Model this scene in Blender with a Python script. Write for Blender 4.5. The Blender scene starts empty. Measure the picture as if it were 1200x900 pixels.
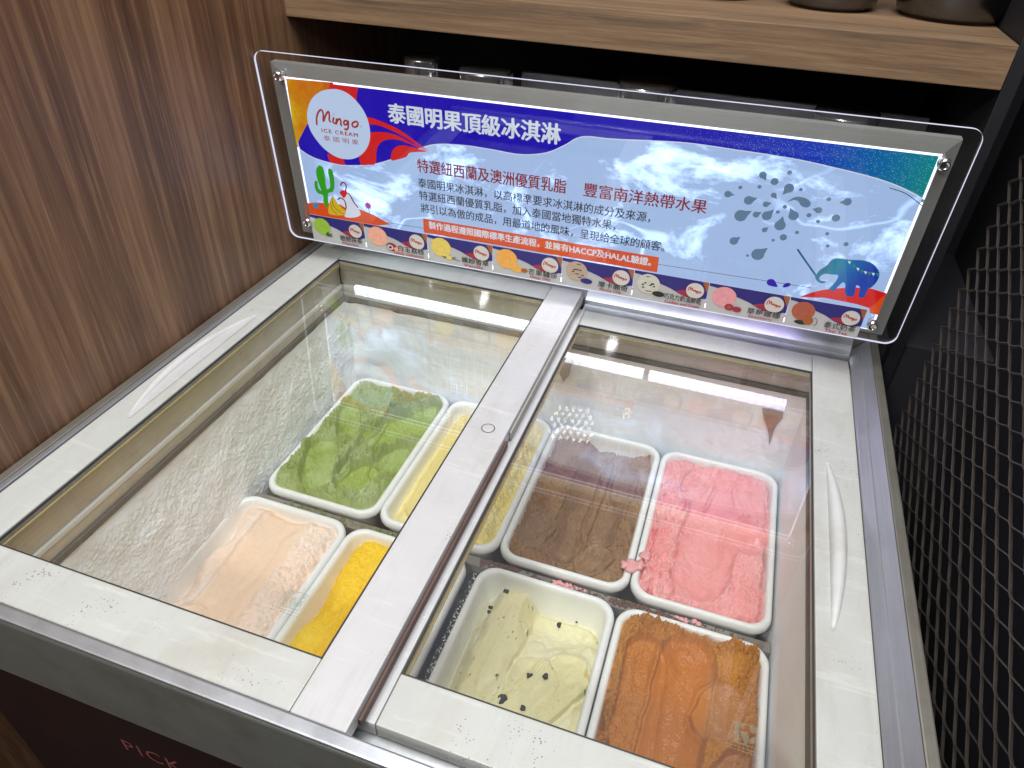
import bpy, bmesh, math, random
import numpy as np
from mathutils import Vector, Matrix

random.seed(7)
SC = bpy.context.scene
COL = SC.collection

# ------------------------------------------------------------------ camera
CAM = np.array([0.5562, -0.2504, 0.4994])
YAW, PIT, ROLL, FPX = -0.30494, -0.63959, 0.03929, 822.8     # focal length in pixels of a 1200 px wide frame
def cam_axes():
    d = np.array([math.sin(YAW)*math.cos(PIT), math.cos(YAW)*math.cos(PIT), math.sin(PIT)])
    r = np.cross(d, [0, 0, 1]); r /= np.linalg.norm(r); u = np.cross(r, d)
    return r*math.cos(ROLL)+u*math.sin(ROLL), -r*math.sin(ROLL)+u*math.cos(ROLL), -d
AX = cam_axes()
cd = bpy.data.cameras.new('camera'); co = bpy.data.objects.new('camera', cd); COL.objects.link(co)
co.matrix_world = Matrix([[AX[0][i], AX[1][i], AX[2][i], CAM[i]] for i in range(3)]+[[0, 0, 0, 1]])
cd.sensor_width = 36; cd.lens = FPX/1200*36; cd.clip_start = .01; cd.clip_end = 50
SC.camera = co

# ------------------------------------------------------------------ light
W = bpy.data.worlds.new('World'); SC.world = W; W.use_nodes = True
W.node_tree.nodes['Background'].inputs[0].default_value = (.80, .86, 1, 1)
W.node_tree.nodes['Background'].inputs[1].default_value = .28
def area(name, loc, target, size, power, color=(1, 1, 1), size_y=None):
    l = bpy.data.lights.new(name, 'AREA'); l.energy = power; l.color = color; l.size = size
    l.shape = 'DISK'
    if size_y: l.shape = 'RECTANGLE'; l.size_y = size_y
    o = bpy.data.objects.new(name, l); COL.objects.link(o); o.location = loc
    o.rotation_euler = (Vector(target)-Vector(loc)).to_track_quat('-Z', 'Y').to_euler()
    return o
area('ceiling_lamp', (.56, .02, 1.6), (.38, .22, 0), 1.0, 42, (.975, .99, 1), 1.0)

VS = SC.view_settings
VS.view_transform = 'Standard'; VS.look = 'None'; VS.exposure = -0.22; VS.gamma = 1
SC.cycles.use_denoising = True
SC.cycles.max_bounces = 8; SC.cycles.transparent_max_bounces = 24
SC.cycles.sample_clamp_indirect = 40

# ------------------------------------------------------------------ pixels of the photograph -> points on known planes
def ray(px, py):
    v = np.array([(px-600)/FPX, -(py-450)/FPX, -1.0]); return v[0]*AX[0]+v[1]*AX[1]+v[2]*AX[2]
def onplane(px, py, P, n):
    v = ray(px, py); t = np.dot(np.array(P)-CAM, n)/np.dot(v, n); return CAM+t*v
def at(px, py, axis, val):
    v = ray(px, py); return CAM+(val-CAM[axis])/v[axis]*v

# ------------------------------------------------------------------ materials
def lin(c):
    if isinstance(c, str): c = [int(c[i:i+2], 16)/255 for i in (0, 2, 4)]
    return tuple((x/12.92 if x <= .04045 else ((x+.055)/1.055)**2.4) for x in c)+(1,)
class NT:
    def __init__(s, name):
        s.m = bpy.data.materials.new(name); s.m.use_nodes = True; s.t = s.m.node_tree; s.t.nodes.clear()
        s.out = s.t.nodes.new('ShaderNodeOutputMaterial')
    def n(s, typ, props=None, **inp):
        x = s.t.nodes.new('ShaderNode'+typ)
        for k, v in (props or {}).items(): setattr(x, k, v)
        for k, v in inp.items():
            k = k.replace('_', ' ')
            sock = x.inputs[int(k[1:])] if k[0] == 'i' and k[1:].isdigit() else x.inputs[k]
            if hasattr(v, 'is_linked') or isinstance(v, bpy.types.NodeSocket): s.t.links.new(v, sock)
            else: sock.default_value = v
        return x
    def math(s, op, a, b=0.0, clamp=False): return s.n('Math', {'operation': op, 'use_clamp': clamp}, i0=a, i1=b).outputs[0]
    def mix(s, f, a, b):
        x = s.n('Mix', {'data_type': 'RGBA'}); 
        for i, v in ((0, f), (6, a), (7, b)):
            if isinstance(v, bpy.types.NodeSocket): s.t.links.new(v, x.inputs[i])
            else: x.inputs[i].default_value = v
        return x.outputs[2]
    def ramp(s, f, *stops):
        x = s.n('ValToRGB'); s.t.links.new(f, x.inputs[0]); e = x.color_ramp.elements
        while len(e) < len(stops): e.new(.5)
        for k, (p, c) in zip(e, stops):
            k.position = p; k.color = (c, c, c, 1) if isinstance(c, (int, float)) else c
        return x.outputs[0]
    def coord(s, scale=(1, 1, 1), kind='Object', rot=(0, 0, 0), loc=(0, 0, 0)):
        g = s.n('NewGeometry').outputs['Position'] if kind == 'World' else s.n('TexCoord').outputs[kind]
        return s.n('Mapping', None, Vector=g, Scale=scale, Rotation=rot, Location=loc).outputs[0]
    def noise(s, vec, scale=5, detail=4, rough=.5, dist=0):
        return s.n('TexNoise', None, Vector=vec, Scale=scale, Detail=detail, Roughness=rough, Distortion=dist).outputs[0]
    def bump(s, h, strength=.2, dist=.001):
        return s.n('Bump', None, Height=h, Strength=strength, Distance=dist).outputs[0]
    def done(s, sh): s.t.links.new(sh, s.out.inputs[0]); return s.m
def principled(name, color, rough=.5, metal=0, spec=.5, var=0, vscale=30, bump=0, bscale=200, coat=0):
    s = NT(name); c = lin(color) if isinstance(color, str) else tuple(color)+(1,)
    col = c; v = s.coord()
    if var:
        f = s.noise(v, vscale, 5, .6)
        col = s.mix(f, tuple(x*(1-var) for x in c[:3])+(1,), tuple(min(1, x*(1+var)) for x in c[:3])+(1,))
    p = s.n('BsdfPrincipled', None, Base_Color=col, Roughness=rough, Metallic=metal)
    p.inputs['Specular IOR Level'].default_value = spec; p.inputs['Coat Weight'].default_value = coat
    if var and isinstance(rough, float):
        r = s.math('MULTIPLY_ADD', s.noise(v, vscale*.4, 3), .25); 
        s.t.nodes[-1].inputs[2].default_value = max(0, rough-.12)
        s.t.links.new(s.t.nodes[-1].outputs[0], p.inputs['Roughness'])
    if bump: s.t.links.new(s.bump(s.noise(v, bscale, 4), bump), p.inputs['Normal'])
    return s.done(p.outputs[0])
def emit(name, color, strength=1.0, cloud=0.0):
    s = NT(name); st = strength
    if cloud:
        v = s.coord((1, 1, 1)); w = s.coord((1, 1, 1.9), rot=(0, .62, 0))
        big = s.ramp(s.noise(w, 8.5, 5, .66, .35), (.54, 0), (.66, 1))
        fine = s.noise(v, 70, 4, .7)
        rid = s.math('ABSOLUTE', s.math('SUBTRACT', s.noise(w, 4.6, 2, .4, .5), .5))
        line = s.ramp(rid, (0, .8), (.012, 0))
        msk = s.ramp(s.noise(v, 6, 2), (.5, 0), (.62, 1))
        a = s.math('MULTIPLY', big, s.math('MULTIPLY_ADD', fine, 1.1))
        b = s.math('MULTIPLY', line, msk)
        k = s.math('ADD', a, b)
        st = s.math('MULTIPLY_ADD', k, cloud*strength); s.t.nodes[-1].inputs[2].default_value = strength
    e = s.n('Emission', None, Color=lin(color) if isinstance(color, str) else color, Strength=st)
    g = s.n('BsdfGlossy', None, Color=(1, 1, 1, 1), Roughness=.25)
    f = s.n('Mix' if False else 'MixShader', None, i0=.03, i1=e.outputs[0], i2=g.outputs[0])
    return s.done(f.outputs[0])
def glass(name, tint=(.985, .995, .99), smudge=.03, ior=1.5):
    s = NT(name); bf = s.n('NewGeometry').outputs['Backfacing']
    i = s.math('MULTIPLY_ADD', bf, 1/ior-ior); s.t.nodes[-1].inputs[2].default_value = ior
    f = s.n('Fresnel', None, IOR=i).outputs[0]
    t = s.n('BsdfTransparent', None, Color=tint+(1,)); g = s.n('BsdfGlossy', None, Roughness=0.0)
    m = s.n('MixShader', None, i0=f, i1=t.outputs[0], i2=g.outputs[0]).outputs[0]
    if smudge:
        v = s.coord((1, 1, 1)); a = s.ramp(s.noise(v, 9, 6, .65, .6), (.42, .15), (.75, 1))
        sp = s.n('TexVoronoi', None, Vector=v, Scale=90.0).outputs[0]
        spk = s.math('MULTIPLY', s.ramp(sp, (.03, 1), (.06, 0)), 4)
        k = s.math('MULTIPLY', s.math('ADD', a, spk), smudge)
        d = s.n('BsdfDiffuse', None, Color=(.85, .86, .84, 1))
        m = s.n('MixShader', None, i0=k, i1=m, i2=d.outputs[0]).outputs[0]
    return s.done(m)
def lacquer(name, color, specks=1.0, rough=.38, stain='8a7a55'):
    "worn off-white lid paint: small black specks in clusters, faint stains, hairline scratches"
    s = NT(name); v = s.coord(kind='World'); c = lin(color)
    tone = s.mix(s.ramp(s.noise(v, 14, 5, .6), (.35, 0), (.75, 1)), c, tuple(x*.93 for x in c[:3])+(1,))
    st = s.ramp(s.noise(v, 6, 6, .7, .5), (.52, 0), (.78, .34))
    tone = s.mix(st, tone, lin(stain))
    sm = s.ramp(s.noise(s.coord((1, .18, 1), 'World'), 60, 5, .7, .4), (.50, 0), (.78, .30)); tone = s.mix(sm, tone, lin('8c8a84'))
    sx = s.ramp(s.noise(s.coord((.12, 1, 1), 'World', (0, 0, .2)), 90, 4, .7, .3), (.56, 0), (.80, .28)); tone = s.mix(sx, tone, lin('e8e6e0'))
    vo = s.n('TexVoronoi', None, Vector=v, Scale=330.0, Randomness=1.0).outputs[0]
    sz = s.math('MULTIPLY', s.ramp(s.noise(v, 22, 3, .6), (.50, 0), (.72, .30)), specks)
    spk = s.math('LESS_THAN', vo, sz)
    vo2 = s.n('TexVoronoi', None, Vector=s.coord((1, .25, 1), 'World', (0, 0, .5)), Scale=120.0).outputs[0]
    sz2 = s.math('MULTIPLY', s.ramp(s.noise(v, 11, 3, .6), (.55, 0), (.75, .13)), specks)
    spk = s.math('MAXIMUM', spk, s.math('LESS_THAN', vo2, sz2))
    tone = s.mix(s.math('MULTIPLY', spk, .65), tone, lin('38342c'))
    p = s.n('BsdfPrincipled', None, Base_Color=tone, Roughness=rough)
    s.t.links.new(s.bump(s.noise(v, 350, 3), .06), p.inputs['Normal'])
    return s.done(p.outputs[0])
def wood(name, dark, mid, light, axis, seed=0.0, rough=.33, scale=1.0):
    s = NT(name); sc = [1, 1, 1]; sc[axis] = .028; k = [1, 1, 1]; k[axis] = .022
    lo = (seed, seed*1.7, seed*.6)
    warp = s.noise(s.coord((1, 1, 1), 'World', loc=lo), 1.6, 2, .5)
    v = s.coord(tuple(sc), 'World', loc=lo)
    vv = s.n('VectorMath', {'operation': 'ADD'}, i0=v, i1=s.n('CombineXYZ', None, X=s.math('MULTIPLY', warp, .03), Y=s.math('MULTIPLY', warp, .05), Z=s.math('MULTIPLY', warp, .03)).outputs[0]).outputs[0]
    a = s.noise(vv, 85*scale, 6, .68, .1)
    bnd = s.noise(vv, 13*scale, 3, .5)
    v2 = s.coord(tuple(k), 'World', loc=lo); fine = s.noise(v2, 430*scale, 4, .75)
    f = s.math('ADD', s.math('MULTIPLY', a, .72), s.math('MULTIPLY', bnd, .33))
    c = s.ramp(f, (.34, lin(dark)), (.52, lin(mid)), (.74, lin(light)))
    pore = s.ramp(fine, (.52, 0), (.68, .55))
    c = s.mix(pore, c, lin(dark))
    pale = s.ramp(s.noise(v2, 240*scale, 4, .75), (.53, 0), (.72, .75))
    c = s.mix(pale, c, lin(light))
    p = s.n('BsdfPrincipled', None, Base_Color=c, Roughness=s.math('MULTIPLY_ADD', a, .2))
    s.t.nodes[-2].inputs[2].default_value = rough if s.t.nodes[-2].type == 'MATH' else 0
    for nd in s.t.nodes:
        if nd.type == 'MATH' and nd.operation == 'MULTIPLY_ADD': nd.inputs[2].default_value = rough
    s.t.links.new(s.bump(fine, .12, .0006), p.inputs['Normal'])
    return s.done(p.outputs[0])
def brushed(name, color, rough, axis, metal=1.0, dirt=.0):
    s = NT(name); sc = [1, 1, 1]; sc[axis] = .02; c = lin(color)
    f = s.noise(s.coord(tuple(sc), 'World'), 500, 3, .6)
    col = s.mix(f, tuple(x*.82 for x in c[:3])+(1,), tuple(min(1, x*1.12) for x in c[:3])+(1,))
    if dirt:
        d = s.ramp(s.noise(s.coord(kind='World'), 22, 6, .7), (.50, 0), (.72, dirt)); col = s.mix(d, col, lin('5a4a30'))
    r = s.math('MULTIPLY_ADD', s.noise(s.coord(kind='World'), 30, 4, .6), .3)
    s.t.nodes[-1].inputs[2].default_value = max(0, rough-.15)
    for nd in s.t.nodes:
        if nd.type == 'MATH': nd.inputs[2].default_value = max(0, rough-.15)
    p = s.n('BsdfPrincipled', None, Base_Color=col, Roughness=r, Metallic=metal)
    s.t.links.new(s.bump(f, .05, .0005), p.inputs['Normal'])
    return s.done(p.outputs[0])
def frost(name, a, b, scale=60):
    s = NT(name); v = s.coord(kind='World')
    f = s.ramp(s.noise(v, 10, 6, .65), (.3, 0), (.75, 1)); c = s.mix(f, lin(a), lin(b))
    vo = s.n('TexVoronoi', None, Vector=v, Scale=float(scale*8)).outputs[0]
    d = s.math('LESS_THAN', vo, s.ramp(s.noise(v, 25, 2), (.62, 0), (.8, .16)))
    c = s.mix(s.math('MULTIPLY', d, .6), c, lin('6b5f52'))
    p = s.n('BsdfPrincipled', None, Base_Color=c, Roughness=.9)
    p.inputs['Specular IOR Level'].default_value = .15; p.inputs['Sheen Weight'].default_value = .15
    s.t.links.new(s.bump(s.noise(v, scale*6, 4, .7), .35, .0012), p.inputs['Normal'])
    return s.done(p.outputs[0])
def cream_mat(name, rough_dry=.62, rough_wet=.30, bscale=700, bstr=.35, sss=.25):
    s = NT(name); a = s.n('VertexColor'); a.layer_name = 'col'
    w = s.n('Attribute', {'attribute_name': 'wet'}).outputs['Fac']; v = s.coord(kind='World')
    n1 = s.noise(v, 260, 4, .6)
    c = s.n('HueSaturation', None, Color=a.outputs[0], Value=s.math('MULTIPLY_ADD', n1, .22)).outputs[0]
    for nd in s.t.nodes:
        if nd.type == 'MATH': nd.inputs[2].default_value = .89
    r = s.n('MapRange', None, Value=w); r.inputs[3].default_value = rough_dry; r.inputs[4].default_value = rough_wet
    p = s.n('BsdfPrincipled', None, Base_Color=c, Roughness=r.outputs[0])
    p.inputs['Specular IOR Level'].default_value = .35
    p.inputs['Subsurface Weight'].default_value = sss; p.inputs['Subsurface Radius'].default_value = (.004, .003, .002); p.inputs['Subsurface Scale'].default_value = 1
    bs = s.n('MapRange', None, Value=w); bs.inputs[3].default_value = bstr; bs.inputs[4].default_value = bstr*.2
    b = s.n('Bump', None, Height=s.noise(v, bscale, 5, .65), Strength=bs.outputs[0], Distance=.0012)
    s.t.links.new(b.outputs[0], p.inputs['Normal'])
    return s.done(p.outputs[0])

M = {}
M['wall'] = wood('walnut_laminate', '452d1f', '644632', '8e6d50', 2, .3, .30)
M['shelf'] = wood('shelf_oak', '4c3b2c', '70573e', '907356', 0, 2.1, .5, 1.3)
M['black'] = principled('black_paint', (.006, .006, .008), .55, var=.4, vscale=12)
M['blackwall'] = principled('black_backing', (.010, .010, .014), .7, var=.4, vscale=6)
M['floor'] = principled('dark_floor', (.03, .025, .022), .8, var=.3)
M['lid'] = lacquer('lid_paint', 'b1b1ac', 1.0)
M['lid2'] = lacquer('stile_paint', 'b8b6b6', .75)
M['lidside'] = principled('lid_edge', '9a978f', .45, var=.2)
M['rim'] = brushed('rim_aluminium', 'c9ccd0', .34, 0, .85, .12)
M['rimy'] = brushed('rim_aluminium_side', 'b6b7bc', .34, 1, .75, .10)
M['rimout'] = brushed('rim_outer_grey', '8f8a80', .45, 1, .7, .25)
M['worn'] = brushed('worn_channel', 'e0e2e2', .30, 0, .9, .2)
M['band'] = brushed('grey_front_band', '82837c', .45, 0, .5, .25)
M['red'] = principled('dark_red_panel', '200907', .6, var=.45, vscale=18)
M['redtext'] = principled('faded_pink_lettering', '8a4a4a', .6, var=.3, vscale=120)
M['channel'] = brushed('channel_tan', 'c6c0b4', .42, 1, .3, .30)
M['channelx'] = brushed('channel_tan_back', 'd2d0ca', .42, 0, .3, .30)
M['whitestrip'] = principled('white_plastic_strip', 'e2e0da', .4, var=.15)
M['cseal'] = principled('collar_seal_grey', '6a665e', .6, var=.3)
M['seal'] = principled('rubber_seal_and_gap_shade', '2c2a26', .6, var=.3)
M['brownseal'] = principled('brown_seal', '5a4038', .6, var=.4, vscale=60)
M['gold'] = principled('yellowed_seal', 'b09a62', .5, var=.3, vscale=60)
M['frost'] = frost('frosted_liner', 'f8fafc', 'f0f0ee')
M['frostr'] = frost('speckled_liner', 'f6f8fa', 'eceeee', 30)
M['liner'] = principled('liner_plastic', 'ebe8e0', .5, var=.15)
M['tub'] = principled('white_tub_plastic', 'f4f4f1', .30, var=.05, vscale=20)
M['glass'] = glass('lid_glass', (.99, 1, .995), smudge=.011, ior=2.05)
M['acrylic'] = glass('clear_acrylic', (.99, .99, .99), smudge=.006, ior=1.56)
M['acredge'] = emit('emissive_acrylic_edge', 'dcdff4', 1.3)
M['alu'] = brushed('frame_aluminium', '8a8a86', .45, 0, .3, .1)
M['aluv'] = brushed('frame_aluminium_upright', '8a8a86', .45, 2, .3, .1)
M['chrome'] = principled('chrome', (.75, .75, .76), .08, 1)
M['steel'] = brushed('pot_steel', '6a6b6e', .24, 0, 1)
M['canister'] = principled('black_gloss_canister', (.62, .62, .63), .2, .9)
M['canlid'] = principled('smoked_lid', (.75, .75, .76), .15, .9)
M['greyboard'] = principled('grey_board', 'c4c6ca', .6, var=.12)
M['mesh'] = principled('rusty_grey_steel', (.080, .066, .056), .42, .5, var=.55, vscale=45, bump=.5, bscale=250)
M['led'] = None

# ------------------------------------------------------------------ mesh helpers
def obj(name, verts, faces, mat, parent=None, smooth=False):
    me = bpy.data.meshes.new(name); me.from_pydata([tuple(map(float, v)) for v in verts], [], [tuple(f) for f in faces]); me.update()
    if smooth: me.polygons.foreach_set('use_smooth', [True]*len(me.polygons))
    if mat: me.materials.append(mat)
    o = bpy.data.objects.new(name, me); COL.objects.link(o)
    if parent: o.parent = parent
    return o
def from_bm(name, bm, mat, parent=None, smooth=False):
    me = bpy.data.meshes.new(name); bm.to_mesh(me); bm.free()
    if smooth: me.polygons.foreach_set('use_smooth', [True]*len(me.polygons))
    me.materials.append(mat); o = bpy.data.objects.new(name, me); COL.objects.link(o)
    if parent: o.parent = parent
    return o
def box(name, x0, x1, y0, y1, z0, z1, mat, parent=None, bev=.0012):
    bm = bmesh.new(); bmesh.ops.create_cube(bm, size=1)
    for v in bm.verts: v.co = ((x0+x1)/2+v.co.x*(x1-x0), (y0+y1)/2+v.co.y*(y1-y0), (z0+z1)/2+v.co.z*(z1-z0))
    if bev: bmesh.ops.bevel(bm, geom=bm.edges[:], offset=min(bev, .45*min(x1-x0, y1-y0, z1-z0)), segments=2, affect='EDGES', profile=.6)
    return from_bm(name, bm, mat, parent)
def prism(name, poly, lo, hi, axis, mat, parent=None):
    "2-D outline extruded along an axis (0: outline is y,z; 1: x,z; 2: x,y)"
    def p3(a, b, c): return {0: (c, a, b), 1: (a, c, b), 2: (a, b, c)}[axis]
    n = len(poly); V = [p3(a, b, lo) for a, b in poly]+[p3(a, b, hi) for a, b in poly]
    F = [list(range(n)), list(range(2*n-1, n-1, -1))]+[[i, i+n, (i+1) % n+n, (i+1) % n] for i in range(n)]
    o = obj(name, V, F, mat, parent)
    bm = bmesh.new(); bm.from_mesh(o.data); bmesh.ops.recalc_face_normals(bm, faces=bm.faces[:]); bm.to_mesh(o.data); bm.free()
    return o
def lathe(name, prof, mat, parent=None, seg=32, loc=(0, 0, 0), ax='z'):
    V, F = [], []
    for r, z in prof:
        for k in range(seg):
            a = 2*math.pi*k/seg; c, s = r*math.cos(a), r*math.sin(a)
            V.append((c+loc[0], s+loc[1], z+loc[2]) if ax == 'z' else (c+loc[0], -z+loc[1], s+loc[2]))
    for i in range(len(prof)-1):
        for k in range(seg):
            a, b = i*seg+k, i*seg+(k+1) % seg; F.append([a, b, b+seg, a+seg])
    F.append(list(range(seg))[::-1]); F.append([(len(prof)-1)*seg+k for k in range(seg)])
    return obj(name, V, F, mat, parent, True)
def thing(name, label, cat, loc=(0, 0, 0), group=None):
    o = bpy.data.objects.new(name, None); COL.objects.link(o); o.location = loc; o.empty_display_size = .02
    tag(o, label, cat, group); return o
def tag(o, label, cat, group=None):
    o['label'] = label; o['category'] = cat
    if group: o['group'] = group
    return o
def struct(o): o['kind'] = 'structure'; return o

# ------------------------------------------------------------------ noise for shapes
_P = np.random.RandomState(11).rand(64, 64)
def vn(x, y, seed=0):
    x = x+seed*17.31; y = y+seed*9.77
    i = np.floor(x).astype(int); j = np.floor(y).astype(int); fx = x-i; fy = y-j
    fx = fx*fx*fx*(fx*(fx*6-15)+10); fy = fy*fy*fy*(fy*(fy*6-15)+10)
    g = lambda a, b: _P[a % 64, b % 64]
    return (g(i, j)*(1-fx)+g(i+1, j)*fx)*(1-fy)+(g(i, j+1)*(1-fx)+g(i+1, j+1)*fx)*fy
def fbm(x, y, f, o=4, seed=0, gain=.5):
    s = 0; a = 1; t = 0
    for k in range(o): s = s+a*vn(x*f, y*f, seed+k*3.1); t += a; a *= gain; f *= 2.03
    return s/t*2-1
def ridged(x, y, f, o=4, seed=0):
    s = 0; a = 1; t = 0
    for k in range(o): s = s+a*(1-np.abs(vn(x*f, y*f, seed+k*5.3)*2-1)); t += a; a *= .55; f *= 2.1
    return s/t
def sstep(a, b, x): t = np.clip((x-a)/(b-a), 0, 1); return t*t*(3-2*t)
def grid_obj(name, P, mat, parent=None, flip=False, smooth=True):
    n, m = P.shape[:2]; V = P.reshape(-1, 3)
    idx = np.arange(n*m).reshape(n, m); q = np.stack([idx[:-1, :-1], idx[1:, :-1], idx[1:, 1:], idx[:-1, 1:]], -1).reshape(-1, 4)
    if flip: q = q[:, ::-1]
    me = bpy.data.meshes.new(name); me.vertices.add(len(V)); me.vertices.foreach_set('co', V.astype(np.float32).ravel())
    me.loops.add(q.size); me.loops.foreach_set('vertex_index', q.astype(np.int32).ravel())
    me.polygons.add(len(q)); me.polygons.foreach_set('loop_start', np.arange(0, q.size, 4, dtype=np.int32))
    me.update(calc_edges=True); me.validate()
    if smooth: me.polygons.foreach_set('use_smooth', [True]*len(me.polygons))
    me.materials.append(mat); o = bpy.data.objects.new(name, me); COL.objects.link(o)
    if parent: o.parent = parent
    return o

# ================================================================== the setting
XW = -.068
struct(box('wood_wall', XW-.03, XW, -1.2, 1.02, -.9, 1.1, M['wall'], bev=0))
struct(box('back_wall', XW-.03, 1.4, 1.02, 1.05, -.9, 1.1, M['blackwall'], bev=0))
struct(box('side_wall', .93, .96, -1.2, 1.02, -.9, 1.1, M['blackwall'], bev=0))
struct(box('floor', -1.2, 1.4, -1.6, 1.05, -.93, -.9, M['floor'], bev=0))
struct(box('back_counter', XW, .93, .682, 1.02, -.9, -.01, M['blackwall'], bev=.002))

sh = thing('wall_shelf', 'thick brown wood shelf running above the lit sign', 'shelf', (0, .654, .322))
box('shelf_board', XW, .798, 0, .366, 0, .0435, M['shelf'], sh, .0008)
# black upright that carries the shelf's free end
up = tag(box('upright_panel', .8, .815, .66, 1.02, -.9, 1.0, M['black']), 'flat black upright panel at the free end of the shelf', 'panel')

def pot(cx, cy, r, h, label):
    t = thing('steel_pot', label, 'pot', (cx, cy, .366))
    lathe('bowl', [(.0, 0), (r*.80, 0), (r*.93, .006), (r, .02), (r, h-.004), (r*1.03, h), (r*.98, h), (r*.95, h-.006), (r*.9, .02), (0, .012)], M['steel'], t, 48)
    return t
pot(.757, .812, .068, .11, 'brushed steel pot standing at the end of the wood shelf')
t = pot(.618, .818, .056, .09, 'dark steel pot on the shelf between two other pots')
t = pot(.478, .836, .052, .08, 'small dark pot on the shelf farthest from the shelf end')

def canister(px0, px1, ptop, y, label):
    a, b = at(*px0, 1, y), at(*px1, 1, y); c = (a+b)/2; r = abs(b[0]-a[0])/2; h = c[2]+.01
    t = thing('canister', label, 'canister', (c[0], y, -.01), 'black canisters behind the lit sign')
    lathe('body', [(r*.9, 0), (r*.94, .003), (r*.94, h-.034)], M['canister'], t, 40)
    lathe('lid', [(r*.97, h-.033), (r, h-.031), (r, h-.006), (r*.96, h-.001), (r*.85, h)], M['canlid'], t, 40)
canister((475, 63), (515, 65), 0, .80, 'slim black canister behind the sign, closest to the wood wall'); canister((540, 76), (600, 80), 0, .79, 'black canister behind the sign, next to the slim one')
canister((725, 92), (795, 96), 0, .79, 'black canister standing behind the middle of the sign'); canister((955, 126), (1035, 131), 0, .79, 'black canister behind the sign, closest to the black upright')
tag(box('grey_board', .20, .787, .868, .876, -.01, .236, M['greyboard']), 'low grey board standing behind the black canisters', 'board')

# expanded metal screen at the right
scr = thing('metal_screen', 'rusty expanded metal mesh screen beside the freezer', 'metal mesh', (.822, .585, -.9))
PY, PZ = .0262, .0125
def strand_mesh(par):
    n = 24; c = []
    for i in range(n+1):
        if i == 0: c.append((0.0, (PZ if par else 0)))
        else: c.append((-i*PY, PZ if (i+par) % 2 == 1 else 0))
    # flatten the nodes a little so the openings become stretched hexagons
    pts = []
    for i, (y, z) in enumerate(c):
        if 0 < i < n: pts += [(y+.0026, z), (y-.0026, z)]
        else: pts.append((y, z))
    V, F = [], []; hw, ht, ti = .0013, .0006, math.radians(-60)
    for y, z in pts:
        j = random.uniform(-.0003, .0003)
        for a, b in ((-hw, -ht), (hw, -ht), (hw, ht), (-hw, ht)):
            V.append((a*math.sin(ti)+b*math.cos(ti)+j, y, z+a*math.cos(ti)-b*math.sin(ti)))
    for i in range(len(pts)-1):
        for k in range(4): F.append([i*4+k, i*4+(k+1) % 4, (i+1)*4+(k+1) % 4, (i+1)*4+k])
    F += [[0, 1, 2, 3], [4*len(pts)-1-k for k in range(4)]]
    me = bpy.data.meshes.new('strand'); me.from_pydata(V, [], F); me.update(); me.materials.append(M['mesh']); return me
SM = [strand_mesh(0), strand_mesh(1)]
for k in range(112):
    o = bpy.data.objects.new('strand', SM[k % 2]); COL.objects.link(o); o.parent = scr; o.location = (0, 0, k*PZ)

# LED floodlights above the counter, on the photographer's side: they light the scene and show as dots in the lid glass
def led_lamp(label, pos, target, rows, pitch, r, color, strength):
    t = thing('led_floodlight', label, 'lamp', pos); t.rotation_euler = (Vector(target)-Vector(pos)).to_track_quat('-Z', 'Y').to_euler()
    n = len(rows); R = max(n, max(rows))*pitch*.62
    lathe('housing', [(R*.8, .05), (R, .03), (R, .002), (R*.97, .0015)], M['black'], t, 40)
    s = NT('led_emitter'); m = s.done(s.n('Emission', None, Color=color, Strength=strength).outputs[0]); me = None
    for j, k in enumerate(rows):
        for i in range(k):
            if me is None:
                o = obj('led', [(r*math.cos(2*math.pi*q/10), r*math.sin(2*math.pi*q/10), 0) for q in range(10)], [list(range(10))[::-1]], m, t); me = o.data
            else: o = bpy.data.objects.new('led', me); COL.objects.link(o); o.parent = t
            o.location = ((i-(k-1)/2)*pitch, (j-(n-1)/2)*pitch*.87, .0005)
led_lamp('large round LED floodlight above the photographer', (.110, -1.05, 1.262), (.38, .25, 0), (5, 6, 7, 6, 7, 6), .030, .0078, (1, 1, .985, 1), 920)
led_lamp('small warm LED spotlight beside the large floodlight', (.336, -1.05, 1.142), (.40, .25, 0), (2, 3, 2), .017, .005, (1, .86, .60, 1), 240)

# ================================================================== the freezer
FX0, FX1, FY0, FY1 = -.066, .780, -.0585, .672
fz = thing('chest_freezer', 'ice cream chest freezer with worn white sliding glass lids', 'freezer', (.357, .3, -.9))
def fbox(name, x0, x1, y0, y1, z0, z1, mat, bev=.0012):
    o = box(name, x0, x1, y0, y1, z0, z1, mat, fz, bev); o.matrix_parent_inverse = Matrix.Translation(-Vector(fz.location)); return o
def fix(o, root=fz): o.parent = root; o.matrix_parent_inverse = Matrix.Translation(-Vector(root.location)); return o
# outer cabinet
fpan = fbox('front_panel', FX0, FX1, -.047, -.03, -.86, -.1005, M['red'])
fbox('side_panel', FX0, FX0+.012, -.03, .66, -.86, -.101, M['red']); fbox('side_panel', FX1-.012, FX1, -.03, .66, -.86, -.101, M['red'])
fbox('back_panel', FX0+.012, FX1-.012, .648, .66, -.86, -.101, M['red']); fbox('base', FX0+.02, FX1-.02, -.02, .64, -.9, -.85, M['black'])
fbox('front_band', FX0, FX1, FY0, -.046, -.0995, -.0012, M['band'], .003)
fbox('front_rim', FX0, FX1, FY0+.0003, -.0468, -.0008, .0038, M['rim'], .0016)
fbox('front_channel', -.045, .749, -.0455, .004, -.05, -.0372, M['worn'])
# left rim: outer strip, pale strip
fbox('left_rim', FX0, -.0556, -.0462, FY1, -.0995, .0015, M['rimout'], .0015)
fbox('left_track', -.0553, -.0485, -.0462, .642, -.06, .0005, M['rimy'], .0012)
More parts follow.
